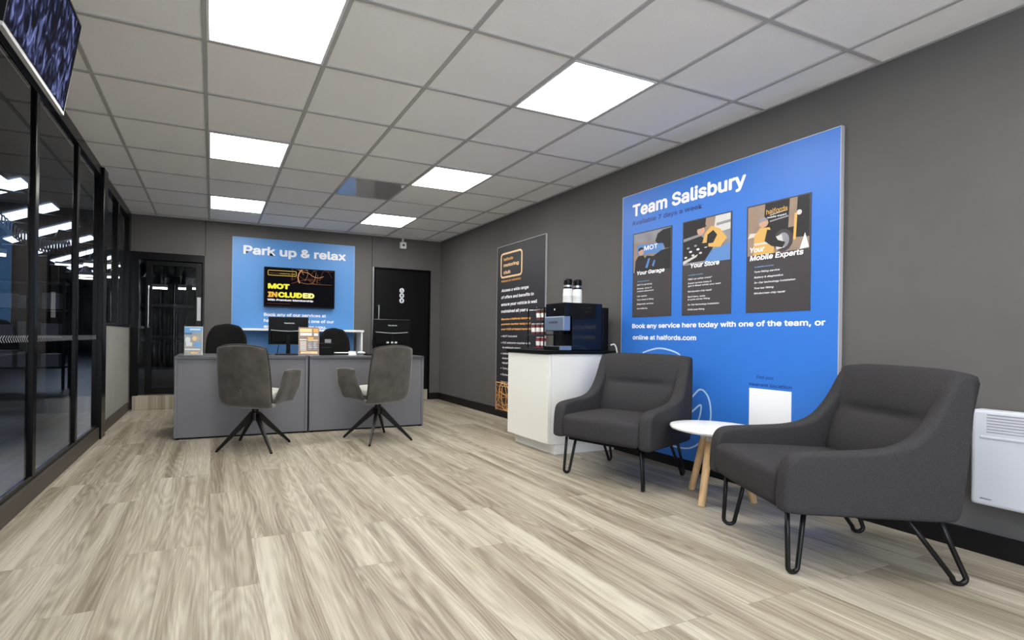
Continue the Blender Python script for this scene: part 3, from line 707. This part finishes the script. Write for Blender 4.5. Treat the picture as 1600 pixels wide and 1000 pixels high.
# facing direction angle A measured from +x; local -y must map to it: rz = A + 90deg
def rz_of(deg): return math.radians(deg + 90)
swivel_chair((.346, 4.44), rz_of(90 - 35), 19, 'grey suede swivel chair on the left, its arm pointing to the desk seam')
swivel_chair((1.43, 4.43), rz_of(90 + 20), 60, 'grey suede swivel chair on the right, in front of the toilet door')

# ---------------------------------------------------------------- black office chairs behind the desks
def office_chair(x, y, face, label, w_, top):
    t = thing('office_chair', label, 'chair', (x, y, 0), face, 'black office chairs behind the desks')
    def back(u, v):
        s = (v + 1) / 2; wd = w_ * (1.0 - .10 * s) * (1 if s < .55 else math.sqrt(max(0.0, 1 - ((s - .55) / .45) ** 2.6 * .62)))
        return (wd * u, .22 + .06 * s - .05 * u * u, .56 + (top - .56) * s - .035 * u * u * s * s)
    obj('backrest', pillow(back, .03, 20, 20, 4), 'black_fabric', t, 'all')
    def seat(u, v):
        a, c = squ(u, v, .6); return (.24 * a, -.02 + .23 * c, .49 + .01 * a * a)
    obj('seat', pillow(seat, .04, 14, 14, 4), 'black_fabric', t, 'all')
    for s in (-1, 1):
        b = NB(); tube(b, spline([(s * .22, .05, .47), (s * .285, .05, .50), (s * .29, .04, .68), (s * .285, .02, .69)], 4), .012); box(b, s * .285 - .03, s * .285 + .03, -.14, .12, .69, .715, .008)
        obj('armrest', b, 'black_matt', t, True)
    obj('back_bar', tube(NB(), spline([(0, .02, .44), (0, .22, .46), (0, .285, .56), (0, .29, .72)], 4), .018), 'black_matt', t, True)
    b = NB(); cyl(b, (0, 0, .10), (0, 0, .46), .026); obj('gas_column', b, 'black', t, True)
    b = NB()
    for k in range(5):
        a = 2 * PI * k / 5; d = Vector((math.cos(a), math.sin(a), 0)); cyl(b, Vector((0, 0, .11)), d * .27 + Vector((0, 0, .07)), .024, .016, 10)
    st = obj('base', b, 'black_matt', t, True)
    for k in range(5):
        a = 2 * PI * k / 5; d = Vector((math.cos(a), math.sin(a), 0)); e = Vector((-d.y, d.x, 0)); c = d * .27 + Vector((0, 0, .03))
        b = NB(); cyl(b, c - e * .02, c + e * .02, .03, n=14); obj('caster', b, 'black', st, True)
    return t
office_chair(.14, 6.02, rz_of(-95) , 'black rounded office chair behind the leaflet holder', .235, 1.075)
office_chair(1.44, 6.02, rz_of(-88), 'black rounded office chair behind the counter poster and the papers', .205, 1.05)

# ---------------------------------------------------------------- things on the desks
DZ = .747
def stand_leaflets():
    t = thing('leaflet_holder', 'clear holder of blue-topped leaflets on the desk corner', 'leaflet holder', (-.155, 5.02, DZ), math.radians(-4))
    b = NB(); box(b, -.08, .08, -.045, .045, 0, .006); box(b, -.08, -.077, -.045, .045, 0, .28); box(b, .077, .08, -.045, .045, 0, .28); box(b, -.08, .08, -.047, -.044, 0, .265); box(b, -.08, .08, .042, .045, 0, .285)
    obj('acrylic_case', b, 'clear', t)
    obj('leaflets', bx(-.075, .075, -.040, .03, .007, .268), 'paper', t)
    s = NB(); box(s, -.074, .074, -.0425, -.0405, .01, .262)
    f = obj('leaflet_cover', s, 'greige', t)
    b = NB(); y = -.0428
    polyplate(b, R_(-.074, .215, .074, .262), y, mi=0); polyplate(b, R_(-.03, .235, .06, .250), y - .0004, mi=1); polyplate(b, R_(-.074, .195, -.01, .212), y, mi=2)
    polyplate(b, blob(-.045, .145, .022, .03), y, mi=1); polyplate(b, blob(.01, .16, .018, .022), y, mi=3); polyplate(b, R_(-.06, .09, -.01, .125), y, mi=1)
    polyplate(b, R_(.01, .085, .066, .125), y, mi=0); polyplate(b, R_(-.07, .055, .06, .068), y, mi=1); polyplate(b, R_(-.02, .02, .04, .038), y, mi=3)
    obj('cover_print', b, ['sky', 'white', 'pblue', 'amber'], f)
stand_leaflets()
def counter_poster():
    t = thing('poster_stand', 'small tan price poster standing on the desk between the monitor and papers', 'poster', (.895, 5.03, DZ), math.radians(-6))
    def lean(bm): bmesh.ops.transform(bm, matrix=Matrix.Rotation(math.radians(-6), 4, 'X'), verts=bm.verts[:]); return bm
    obj('holder', lean(box(bx(-.105, .105, -.003, .006, 0, .288), -.105, .105, -.004, .07, 0, .005)), 'clear', t)
    p = obj('sheet', lean(bx(-.101, .101, -.0050, -.0032, .008, .284)), 'tan', t)
    b = NB(); y = -.0056; D = .276
    def q(x0, z0, x1, z1, mi): polyplate(b, R_(x0, z0, x1, z1), y, .0004, mi)
    q(-.09, .235, .03, .27, 0); q(.045, .235, .09, .27, 3); q(-.085, .20, .03, .228, 1); q(.05, .20, .09, .225, 1)
    q(-.09, .155, -.02, .165, 1); q(-.01, .165, .045, .185, 3); q(-.01, .15, .09, .160, 0)
    for k in range(7): q(-.085, .135 - .014 * k, -.025, .142 - .014 * k, 1)
    for c in range(2):
        q(-.008 + .052 * c, .055, .036 + .052 * c, .145, 2)
        for k in range(5): q(-.004 + .052 * c, .062 + .017 * k, .032 + .052 * c, .071 + .017 * k, 1)
    q(-.08, .02, .085, .042, 0); q(-.06, .024, .02, .036, 1)
    obj('sheet_print', lean(b), ['amber', 'paper', 'pgrey', 'orange'], p)
counter_poster()
def pc_monitor(x, y, ang, label, w_, h_, zb, plug):
    t = thing('computer_monitor', label, 'monitor', (x, y, DZ), math.radians(ang), 'black computer monitors on the desks')
    def lean(bm):
        bmesh.ops.transform(bm, matrix=Matrix.Translation((0, 0, zb)) @ Matrix.Rotation(math.radians(7), 4, 'X') @ Matrix.Translation((0, 0, -zb)), verts=bm.verts[:]); return bm
    obj('casing', lean(bx(-w_ / 2, w_ / 2, 0, .022, zb, zb + h_, .004)), 'black', t)
    obj('screen', lean(bx(-w_ / 2 + .01, w_ / 2 - .01, .021, .0235, zb + .014, zb + h_ - .01)), 'gloss_black', t)
    hb = lean(bx(-w_ * .44, w_ * .44, -.022, .002, zb + .02, zb + h_ * .52, .010))
    obj('rear_housing', hb, 'black_matt', t)
    obj('rear_ridge', lean(tube(NB(), spline([(-w_ * .44, -.012, zb + h_ * .53), (0, -.03, zb + h_ * .50), (w_ * .44, -.012, zb + h_ * .53)], 6), .004, 6)), 'edge', t, True)
    obj('brand_mark', lean(text_bm([('ViewSonic', -.045, zb + h_ * .76, .018, .105, -.0008, 0, 0)], .014)), 'white', t)
    b = NB(); box(b, -.021, .021, -.045, -.015, 0, zb + h_ * .35, .004); obj('stand_pole', b, 'black_matt', t)
    obj('stand_base', bx(-.13, .13, -.12, .07, 0, .012, .004), 'black', t)
    if plug:
        for px_ in (-.05, .0, .045): obj('cable_plug', bx(px_ - .013, px_ + .013, -.05, -.02, zb + .03, zb + .05, .003), 'white_metal', t)
    else:
        obj('power_cable', tube(NB(), spline([(-.09, -.02, zb + .03), (-.10, -.05, zb - .04), (-.12, -.04, .004), (-.2, .02, .004)], 5), .0035, 6), 'black_matt', t, True)
    return t
pc_monitor(.735, 5.32, -9, 'black computer monitor turned away, left of the small price poster', .40, .285, .105, False)
pc_monitor(1.875, 5.36, -2, 'black computer monitor in front of the toilet door', .43, .30, .095, True)
pt = thing('card_printer', 'small black printer on the desk right of the tan price poster', 'printer', (1.11, 5.25, DZ), math.radians(-4))
obj('casing', bx(-.08, .08, -.07, .08, 0, .125, .008), 'black_matt', pt); obj('paper_slot', bx(-.06, .06, -.075, -.06, .07, .085, .003), 'gloss_black', pt)
obj('display', bx(-.01, .055, -.01, .005, .125, .165, .004), 'pgrey', pt)
def slab(name, label, cat, x, y, sx, sy, sz, rz, m, group=None):
    o = obj(name, bx(-sx / 2, sx / 2, -sy / 2, sy / 2, 0, sz, min(.002, sz / 3)), m, None, loc=(x, y, DZ), rz=math.radians(rz)); return tag(o, label, cat, group)
pb = thing('notepad', 'white pad of papers with dark edge beside the black printer', 'paper', (1.30, 5.33, DZ), math.radians(-14))
obj('pad', bx(-.09, .09, -.10, .10, 0, .018, .002), 'black_matt', pb); obj('sheet', bx(-.088, .088, -.098, .098, .018, .024), 'paper', pb)
cd = thing('card_holder', 'little white card holder at the front desk edge', 'card holder', (1.352, 5.07, DZ))
obj('base', bx(-.04, .04, -.02, .02, 0, .012, .002), 'white_metal', cd); obj('cards', bx(-.037, .037, -.004, .012, .012, .045), 'paper', cd)
ms = thing('computer_mouse', 'white computer mouse on the desk right of the card holder', 'mouse', (1.545, 5.42, DZ), math.radians(25))
obj('shell', pillow(lambda u, v: (.032 * squ(u, v, .9)[0], .055 * squ(u, v, .9)[1], .016), .016, 10, 12, 2.4), 'white_metal', ms, 'all'); obj('wheel', bx(-.003, .003, .02, .035, .026, .033, .001), 'black', ms)
kb = thing('keyboard', 'flat black keyboard on the right desk before the monitor', 'keyboard', (1.66, 5.12, DZ), math.radians(3))
obj('casing', bx(-.16, .16, -.06, .06, 0, .014, .003), 'black', kb)
b = NB()
for i in range(14):
    for j in range(5): box(b, -.152 + i * .0218, -.152 + i * .0218 + .018, -.052 + j * .021, -.052 + j * .021 + .017, .014, .019)
obj('keys', b, 'black_matt', kb)

# ---------------------------------------------------------------- coffee corner
cb_ = thing('cabinet', 'white cabinet under the coffee machine', 'cabinet', (2.53, 3.36, 0))
obj('body', bx(.03, .695, .0, .60, .085, .822, .002), 'cab', cb_)
obj('door', bx(.0, .028, .003, .597, .09, .818, .002), 'cab', cb_)
obj('plinth', bx(.075, .695, .004, .58, 0, .085, .002), 'cab', cb_)
obj('worktop', bx(-.012, .70, -.012, .612, .822, .852, .003), 'black', cb_)
CZ = .852
cf = thing('coffee_machine', 'black coffee machine with a silver front on the white cabinet', 'coffee machine', (2.70, 3.385, CZ))
b = NB(); box(b, .08, .40, 0, .25, 0, .40, .006); box(b, .0, .09, 0, .25, .285, .40, .006)
obj('body', b, 'gloss_black', cf)
obj('rear_tank', bx(.40, .465, -.005, .255, 0, .368, .006), 'black', cf)
sp_ = obj('brew_head', bx(-.012, .06, -.004, .254, .165, .285, .006), 'silver', cf)
fm = NB(); fm2 = text_bm([('LAVAZZA', .06, .228, .022, .12, 0, 0, 0)], .02)
bmesh.ops.transform(fm2, matrix=Matrix.Translation((-.0135, .25, 0)) @ Matrix.Rotation(-PI / 2, 4, 'Z'), verts=fm2.verts[:])
obj('brand_mark', fm2, 'black', sp_); fm.free()
b = NB(); cyl(b, (.03, .10, .165), (.03, .10, .135), .012); cyl(b, (.03, .15, .165), (.03, .15, .135), .012); obj('spout', b, 'black', cf)
obj('touch_panel', bx(-.0025, .002, .012, .238, .292, .392), 'gloss_black', cf)
b = NB(); cyl(b, (-.0025, .125, .345), (-.004, .125, .345), .008, n=14); obj('power_light', b, 'pale', cf)
tr = obj('drip_tray', bx(-.03, .085, .02, .23, 0, .032, .004), 'black', cf)
obj('tray_front', bx(-.034, .075, -.004, .02, .002, .038, .004), 'silver', cf)
obj('tray_grille', bx(-.02, .07, .03, .22, .032, .035), 'silver', tr)
# cup stacks on the machine
def cups(x, y, label, z):
    t = thing('cup_stack', label, 'cups', (x, y, z), 0, 'paper cup stacks on the coffee machine')
    b = NB(); lathe(b, [(.040, 0), (.041, .004), (.0385, .06), (.040, .062), (.0365, .118), (.034, .122)], n=28); obj('paper_cups', b, 'card', t, True)
    b = NB(); prof = [(.030, .122)]
    for k in range(7): prof += [(.035, .124 + k * .011), (.0335, .131 + k * .011)]
    prof += [(.028, .205), (.001, .206)]
    lathe(b, prof, n=24); obj('lids', b, 'black', t, True)
    b = NB(); lathe(b, [(.0352, .136), (.0355, .150), (.0352, .152)], n=24)
    obj('lid_band', b, 'steel', t, True)
cups(2.80, 3.47, 'stack of white paper cups with dark lids, left of the pair on the coffee machine', CZ + .40)
cups(2.905, 3.475, 'stack of white paper cups with dark lids, right of the pair on the coffee machine', CZ + .40)
# snack rack
rk = thing('snack_rack', 'small dark three-tier rack of drink pots beside the coffee machine', 'rack', (2.72, 3.685, CZ))
b = NB()
for x in (.0, .16):
    for y in (.0, .24): box(b, x - .004, x + .004, y - .004, y + .004, 0, .37)
obj('frame', b, 'black', rk)
TZ = (.012, .135, .265)
for z in TZ: obj('shelf', bx(-.006, .166, -.006, .246, z - .010, z, .001), 'rack_blue', rk)
obj('top_shelf', bx(-.006, .166, -.006, .246, .366, .374, .001), 'black', rk)
def pot(loc, label, mb, first=[None]):
    t = thing('drink_pot', label, 'pot', loc, 0, 'drink pots on the snack rack')
    b = NB(); lathe(b, [(.019, 0), (.021, .004), (.024, .075), (.0235, .083), (.019, .089), (.001, .09)], n=18); obj('body', b, mb, t, True)
    b = NB(); lathe(b, [(.0225, .022), (.0248, .058), (.0244, .060)], n=18); obj('paper_label', b, 'card', t, True)
    b = NB(); lathe(b, [(.021, .09), (.021, .100), (.001, .101)], n=18); obj('lid', b, 'card', t, True)
tn = ('bottom', 'middle', 'top')
for k, z in enumerate(TZ):
    for j, y in enumerate((.05, .125, .20)):
        if j == 2 and k != 1: continue
        pot((2.72 + .035, 3.685 + y, CZ + z), 'small drink pot on the %s tier of the rack, %s' % (tn[k], ('next to the coffee machine', 'second from the coffee machine', 'at the far end')[j]), 'red' if k == 0 else 'brown')

# machine cable
tag(obj('power_cable', tube(NB(), spline([(3.18, 3.37, .90), (3.205, 3.345, .90), (3.225, 3.335, .80), (3.235, 3.33, .55), (3.24, 3.325, .30)], 6), .006), 'white_metal', None, True), 'white power cable behind the coffee machine down the wall', 'cable')

# ---------------------------------------------------------------- armchairs
def armchair(loc, face_deg, label):
    t = thing('armchair', label, 'armchair', (loc[0], loc[1], 0), rz_of(face_deg), 'charcoal fabric armchairs by the right wall')
    top = [(.312, .815), (.298, .834), (.272, .836), (.246, .818), (.222, .775), (.195, .705), (.150, .625), (.105, .572), (.04, .538), (-.05, .522), (-.2, .513), (-.285, .508), (-.325, .498), (-.352, .472), (-.364, .43), (-.371, .35), (-.373, .29)]
    pr_ = top[:1] + top[1:] + [(-.368, .266), (-.345, .258), (-.2, .257), (0, .257), (.19, .257), (.238, .260), (.255, .280), (.27, .38), (.285, .52), (.299, .65), (.309, .75)]
    ORI = 1 if sum(pr_[k - 1][0] * pr_[k][1] - pr_[k][0] * pr_[k - 1][1] for k in range(len(pr_))) > 0 else -1
    for s in (-1, 1):
        a, c = sorted((s * .345, s * .264))
        def inset(d):
            n = len(pr_); o_ = []
            for k in range(n):
                (ya, za), (yb, zb) = pr_[k - 1], pr_[(k + 1) % n]; L_ = math.hypot(yb - ya, zb - za)
                o_.append((pr_[k][0] - d * (zb - za) / L_ * ORI, pr_[k][1] + d * (yb - ya) / L_ * ORI))
            return o_
        b = NB(); ring_loft(b, [[(x, y, z) for y, z in inset(d)] for x, d in ((a, .022), (a + .004, .010), (a + .018, .002), ((a + c) / 2, 0), (c - .018, .002), (c - .004, .010), (c, .022))])
        bmesh.ops.triangulate(b, faces=[f for f in b.faces if len(f.verts) > 4])
        for v in b.verts:   # arms lean out a little toward the front, back narrows toward the top
            v.co.x *= 1 - .045 * max(0, (v.co.z - .5) / .33)
        obj('arm', b, 'fabric', t, 'all', sub=2)
    # reclined back with a lumbar fold
    W = .300; rings = []
    nx = 28
    for i in range(nx + 1):
        u = -1 + 2 * i / nx; x = W * math.sin(u * PI / 2) if 0 else W * u
        r = []
        ed = (1 - abs(u) ** 8)
        for q in range(24):      # front face upward
            s = q / 23; z = .38 + (.835 - .38) * s; y0 = .145 + .105 * s
            bul = .026 * ed * math.sin(min(1, s / .56) * PI) ** .7 if s < .56 else .016 * ed * math.sin((s - .56) / .44 * PI) ** .7
            k = max(0, 1 - max(0, abs(x) - .14) / .06)
            y = y0 - bul + .012 * k * math.exp(-((s - .56) / .035) ** 2)
            r.append((x, y, z))
        r += [(x, .262, .845), (x, .288, .848), (x, .312, .838), (x, .322, .81), (x, .309, .65), (x, .288, .45), (x, .264, .262), (x, .16, .262)]
        rings.append(r)
    bm_ = ring_loft(NB(), rings)
    for v in bm_.verts: v.co.x *= 1 + .075 * max(0, (v.co.z - .60) / .25); v.co.z -= .012 * (abs(v.co.x) / .3) ** 4 * (v.co.z > .8)
    obj('backrest', bm_, 'fabric', t, 'all')
    # seat cushion
    def seat_bm():
        bm = NB(); box(bm, -.272, .272, -.372, .17, .268, .425, .035, 4)
        bmesh.ops.subdivide_edges(bm, edges=[e for e in bm.edges if e.calc_length() > .2], cuts=8, use_grid_fill=True)
        for v in bm.verts:
            if v.co.z > .38: v.co.z += .022 * max(0, 1 - (v.co.x / .272) ** 2) * max(0, 1 - ((v.co.y + .1) / .29) ** 2)
            if v.co.y < -.33: v.co.y -= .012 * max(0, 1 - (v.co.x / .272) ** 2)
        return bm
    obj('seat', seat_bm(), 'fabric', t, 'all')
    obj('underframe', bx(-.25, .25, -.31, .25, .245, .262), 'black_matt', t)
    for sx in (-1, 1):
        for sy in (-1, 1):
            xf, yf = sx * .27, (-.295 if sy < 0 else .300)
            if sy < 0: tops = [(sx * .262, -.315, .262), (sx * .235, -.235, .262)]
            else: tops = [(sx * .255, .115, .262), (sx * .255, .235, .262)]
            A, B = Vector(tops[0]), Vector(tops[1])
            d = (B - A).normalized(); ctr = Vector((xf, yf, .031))
            U_ = [ctr + d * (.024 * -math.cos(th)) + Vector((0, 0, -.024 * math.sin(th))) for th in (PI * k / 8 for k in range(9))]
            obj('leg', tube(NB(), [A] + [A.lerp(U_[0], .5)] + U_ + [B.lerp(U_[-1], .5)] + [B], .0095, 10), 'rod', t, 'all')
    return t
armchair((2.70, 2.715), 198.5, 'charcoal fabric armchair beside the white cabinet')
armchair((2.60, 1.402), 150, 'charcoal fabric armchair nearest the viewer, beside the white wall heater')

# ---------------------------------------------------------------- round side table
rt = thing('side_table', 'low round white table with light wood legs between the armchairs', 'table', (2.80, 2.10, 0))
b = NB(); lathe(b, [(.0, .408), (.22, .408), (.244, .414), (.25, .424), (.247, .433), (.24, .435), (.0, .435)][1:-1], n=64); obj('tabletop', b, 'table_white', rt, True)
b = NB(); lathe(b, [(.10, .39), (.11, .408)], n=24); obj('mount_plate', b, 'white_metal', rt, True)
for a in (math.atan2(2.292 - 2.085, 2.88 - 2.833), math.atan2(2.022 - 2.085, 2.63 - 2.833), math.atan2(1.955 - 2.085, 3.02 - 2.833)):
    d = Vector((math.cos(a), math.sin(a), 0))
    b = NB(); cyl(b, d * .085 + Vector((0, 0, .40)), d * .205, .0225, .018, 16)
    lg_ = obj('leg', b, 'beech', rt, True)
    f = NB(); cyl(f, d * .085 + Vector((0, 0, .40)), d * .0985 + Vector((0, 0, .355)), .0235, .0235, 16); obj('collar', f, 'plight', lg_, True)

# ---------------------------------------------------------------- wall heater
ht = thing('wall_heater', 'white panel heater mounted on the right wall', 'heater', (3.15, 1.146, .24), -PI / 2)
obj('casing', bx(0, .72, 0, .075, 0, .42, .014, 3), 'heater', ht)
obj('wall_mount', bx(.1, .62, .075, .1, .08, .34), 'heater', ht)
b = NB()
for k in range(7): box(b, .05, .67, -.0012, .004, .322 + k * .0125, .322 + k * .0125 + .0045)
obj('vent_slots', b, 'pgrey', ht)
b = NB(); box(b, .03, .69, -.004, .006, .295, .306, .003); obj('front_ridge', b, 'heater', ht)
obj('brand_mark', text_bm([('dimplex', .032, .028, .010, .036, -.0008, 0, 0)], .012), 'char', ht)

# ---------------------------------------------------------------- workshop beyond the glass
WZ = -.05
struct(obj('workshop_floor', box(bx(-13, XL - .1, -.4, 32, WZ - .1, WZ), XL - .1, 6, YB + .12, 32, WZ - .1, WZ), 'wfloor'))
b = NB(); box(b, -13.2, -13, -.4, 32, WZ, 6); box(b, -13, 6, 32, 32.2, WZ, 6); box(b, 6, 6.2, YB + .12, 32, WZ, 6); box(b, -13, XL - .04, -.6, -.4, WZ, 6)
box(b, XL - .1, XL - .04, -.6, YB + .12, CEIL + .08, 5.5); box(b, XL - .1, 6, YB + .06, YB + .12, CEIL + .08, 5.5); box(b, XR + .1, 6, YB + .06, YB + .12, WZ, CEIL + .08)  # unseen closures around the room, added to stop daylight leaking into the workshop
struct(obj('workshop_wall', b, 'wdark'))
b = NB()
def roof_slab(x0, z0, x1, z1):
    v = [b.verts.new(p) for p in ((x0, -.6, z0), (x1, -.6, z1), (x1, 32, z1), (x0, 32, z0), (x0, -.6, z0 + .1), (x1, -.6, z1 + .1), (x1, 32, z1 + .1), (x0, 32, z0 + .1))]
    for q in ((0, 1, 2, 3), (7, 6, 5, 4), (0, 4, 5, 1), (1, 5, 6, 2), (2, 6, 7, 3), (3, 7, 4, 0)): b.faces.new([v[i] for i in q])
RZ = lambda x: 3.77 + .385 * (x + 5.5)
roof_slab(-13, 2.6, -9, RZ(-9)) if 0 else roof_slab(-13, 3.0, -8.2, 3.0)
roof_slab(-8.2, RZ(-8.2), -3.6, RZ(-3.6)); roof_slab(-3.6, RZ(-3.6), 6, 3.4)
struct(obj('workshop_roof', b, 'wroof'))
for k, y in enumerate((9.0, 11.2, 13.5, 15.8, 18.1, 20.4, 22.7, 25.0, 27.3)):
    b = NB(); x0, x1 = -5.7, -3.95
    v = [b.verts.new(p) for p in ((x0, y, RZ(x0) - .03), (x1, y, RZ(x1) - .03), (x1, y + .75, RZ(x1) - .03), (x0, y + .75, RZ(x0) - .03))]
    b.faces.new(v); bmesh.ops.solidify(b, geom=b.faces[:], thickness=.02)
    o = struct(obj('skylight', b, 'skylight'), 'pale skylight strip in the workshop roof')
    t = NB()
    for q in range(5):
        xa = x0 + (x1 - x0) * q / 5; xb = x0 + (x1 - x0) * (q + 1) / 5; s = q % 2
        tube(t, [(xa, y - .1 + .9 * s, RZ(xa) - .22), (xb, y + .8 - .9 * s, RZ(xb) - .22)], .03, 6)
    struct(obj('roof_truss', t, 'black_matt'), 'dark truss below a skylight strip')
def pendant(x, y, z, label):
    t = thing('pendant_lamp', label, 'lamp', (x, y, z), 0, 'pendant lamps in the workshop')
    b = NB(); lathe(b, [(.05, .34), (.10, .26), (.24, .05), (.25, .03), (.22, .03), (.05, .26)], n=20); obj('shade', b, 'pgrey', t, True)
    b = NB(); lathe(b, [(.001, .02), (.17, .03), (.19, .06), (.001, .08)], n=16); obj('bulb', b, 'tube', t, True)
    b = NB(); cyl(b, (0, 0, .34), (0, 0, 3.35 - z), .008, n=6); obj('cord', b, 'black_matt', t)
pendant(-2.9, 14.5, 2.25, 'round pendant lamp seen through the glazing between the dark posts')
pendant(-4.7, 12.5, 2.0, 'round pendant lamp farther left in the workshop')
pendant(-1.6, 15.5, 2.35, 'round pendant lamp seen through the window above the low wall')
def strip(x, y, z, l, rz, label):
    t = thing('strip_light', label, 'light', (x, y, z), rz, 'strip lights in the workshop')
    obj('housing', bx(-l / 2, l / 2, -.05, .05, .03, .09), 'white_metal', t); b = NB(); cyl(b, (-l / 2, 0, .015), (l / 2, 0, .015), .02, n=10); obj('lamp_tube', b, 'tube', t)
    b = NB(); cyl(b, (-l / 3, 0, .09), (-l / 3, 0, 3.35 - z), .005, n=6); cyl(b, (l / 3, 0, .09), (l / 3, 0, 3.35 - z), .005, n=6); obj('suspension', b, 'black_matt', t)
strip(-1.04, 11.4, 1.86, .36, 0, 'strip light seen high through the glass door, left side')
strip(-.585, 11.4, 1.87, .14, 0, 'short strip light seen through the glass door, middle')
strip(-.35, 11.4, 1.88, .08, 0, 'short strip light seen through the glass door, right side')
strip(-3.3, 16.0, 2.75, 1.2, 0, 'long strip light in the workshop beyond the second pane')
strip(-2.25, 13.0, 2.45, .8, 0, 'strip light in the workshop seen above the low wall, upper')
strip(-2.3, 12.6, 2.15, .8, 0, 'strip light in the workshop seen above the low wall, lower')
strip(-3.0, 8.0, 1.95, 1.0, .5, 'strip light in the workshop beyond the nearest pane')
hl = []
for k in range(26 * 14):
    q = k / (26 * 14 - 1); p = Vector((-4.0, 12, 3.3)).lerp(Vector((-2.75, 12.4, 2.72)), q); p.z -= .25 * math.sin(q * PI)
    hl.append(p + Vector((.0, .13 * math.cos(2 * PI * k / 14), .13 * math.sin(2 * PI * k / 14))))
tag(obj('air_hose', tube(NB(), hl, .016, 6), 'pgrey', None, True), 'grey coiled air hose slung under the workshop roof beyond the glazing', 'hose')
# tyre rack seen through the glass door
tr_ = thing('tyre_rack', 'dark steel tyre rack in the workshop behind the glass door', 'rack', (-.55, 12.5, WZ))
b = NB()
for x in (-1.25, 1.25):
    for y in (-.25, .25): box(b, x - .025, x + .025, y - .025, y + .025, 0, 2.0)
obj('frame', b, 'rack_blue', tr_)
LV = (.25, .95, 1.65)
for z in LV:
    b = NB(); box(b, -1.25, 1.25, -.20, -.16, z - .04, z); box(b, -1.25, 1.25, .16, .20, z - .04, z); obj('shelf_beam', b, 'rack_blue', tr_)
ty0 = None
nm = ('lowest', 'middle', 'top')
for k, z in enumerate(LV):
    for j in range(10):
        x = -.55 - 1.07 + j * .237; loc = (x, 12.5, WZ + z + .285)
        lb = 'black tyre standing on the %s level of the tyre rack' % nm[k]
        if ty0 is None:
            b = NB(); prof = [(.19, -.08), (.26, -.10), (.30, -.09), (.315, -.05), (.315, .05), (.30, .09), (.26, .10), (.19, .08)]
            ring_loft(b, [[(xx, r * math.cos(a), r * math.sin(a)) for r, xx in prof] for a in (2 * PI * q / 28 for q in range(28))], closed=True)
            ty0 = tag(obj('tyre', b, 'rubber', None, True, loc=loc), lb, 'tyre', 'tyres on the %s rack level' % nm[k])
        else:
            c = ty0.copy(); C.objects.link(c); c.location = loc; c['label'] = lb; c['group'] = 'tyres on the %s rack level' % nm[k]
# shelving, bench and tool chests beyond the long glazing
sh = thing('storage_shelf', 'tall workshop shelving with pale cartons beyond the glazing', 'shelf', (-3.1, 10.6, WZ))
b = NB()
for x in (-.7, .7):
    for y in (-.2, .2): box(b, x - .02, x + .02, y - .02, y + .02, 0, 1.9)
obj('frame', b, 'rack_blue', sh)
for z in (.4, .9, 1.4, 1.88): obj('shelf_board', bx(-.7, .7, -.22, .22, z - .03, z), 'rack_blue', sh)
ct = 0
for z, nmz in ((.4, 'lowest'), (.9, 'second'), (1.4, 'third')):
    for j in range(4):
        o = obj('carton', bx(-.13, .13, -.15, .15, 0, .22 + .06 * ((j * 7 + ct) % 3) / 2), 'wbox', None, loc=(-3.1 - .5 + j * .33, 10.6, WZ + z)); ct += 1
        tag(o, 'pale carton on the %s board of the workshop shelving' % nmz, 'carton', 'cartons on the %s shelving board' % nmz)
def chest(x, y, rz, label):
    t = thing('tool_chest', label, 'tool chest', (x, y, WZ), rz, 'tool chests in the workshop')
    obj('body', bx(-.35, .35, -.22, .22, .1, .95, .01), 'rack_blue', t)
    for k in range(5): 
        d = obj('drawer', bx(-.32, .32, -.232, -.22, .14 + k * .155, .28 + k * .155, .004), 'rack_blue', t)
        obj('handle', bx(-.28, .28, -.245, -.232, .25 + k * .155, .262 + k * .155), 'steel', d)
    for sx in (-.28, .28):
        for sy in (-.16, .16):
            b = NB(); cyl(b, (sx - .02, sy, .05), (sx + .02, sy, .05), .05, n=12); obj('caster', b, 'black', t)
chest(-2.9, 7.2, .3, 'blue steel tool chest just beyond the second glass pane')
chest(-4.6, 8.6, .5, 'blue steel tool chest farther back in the workshop')
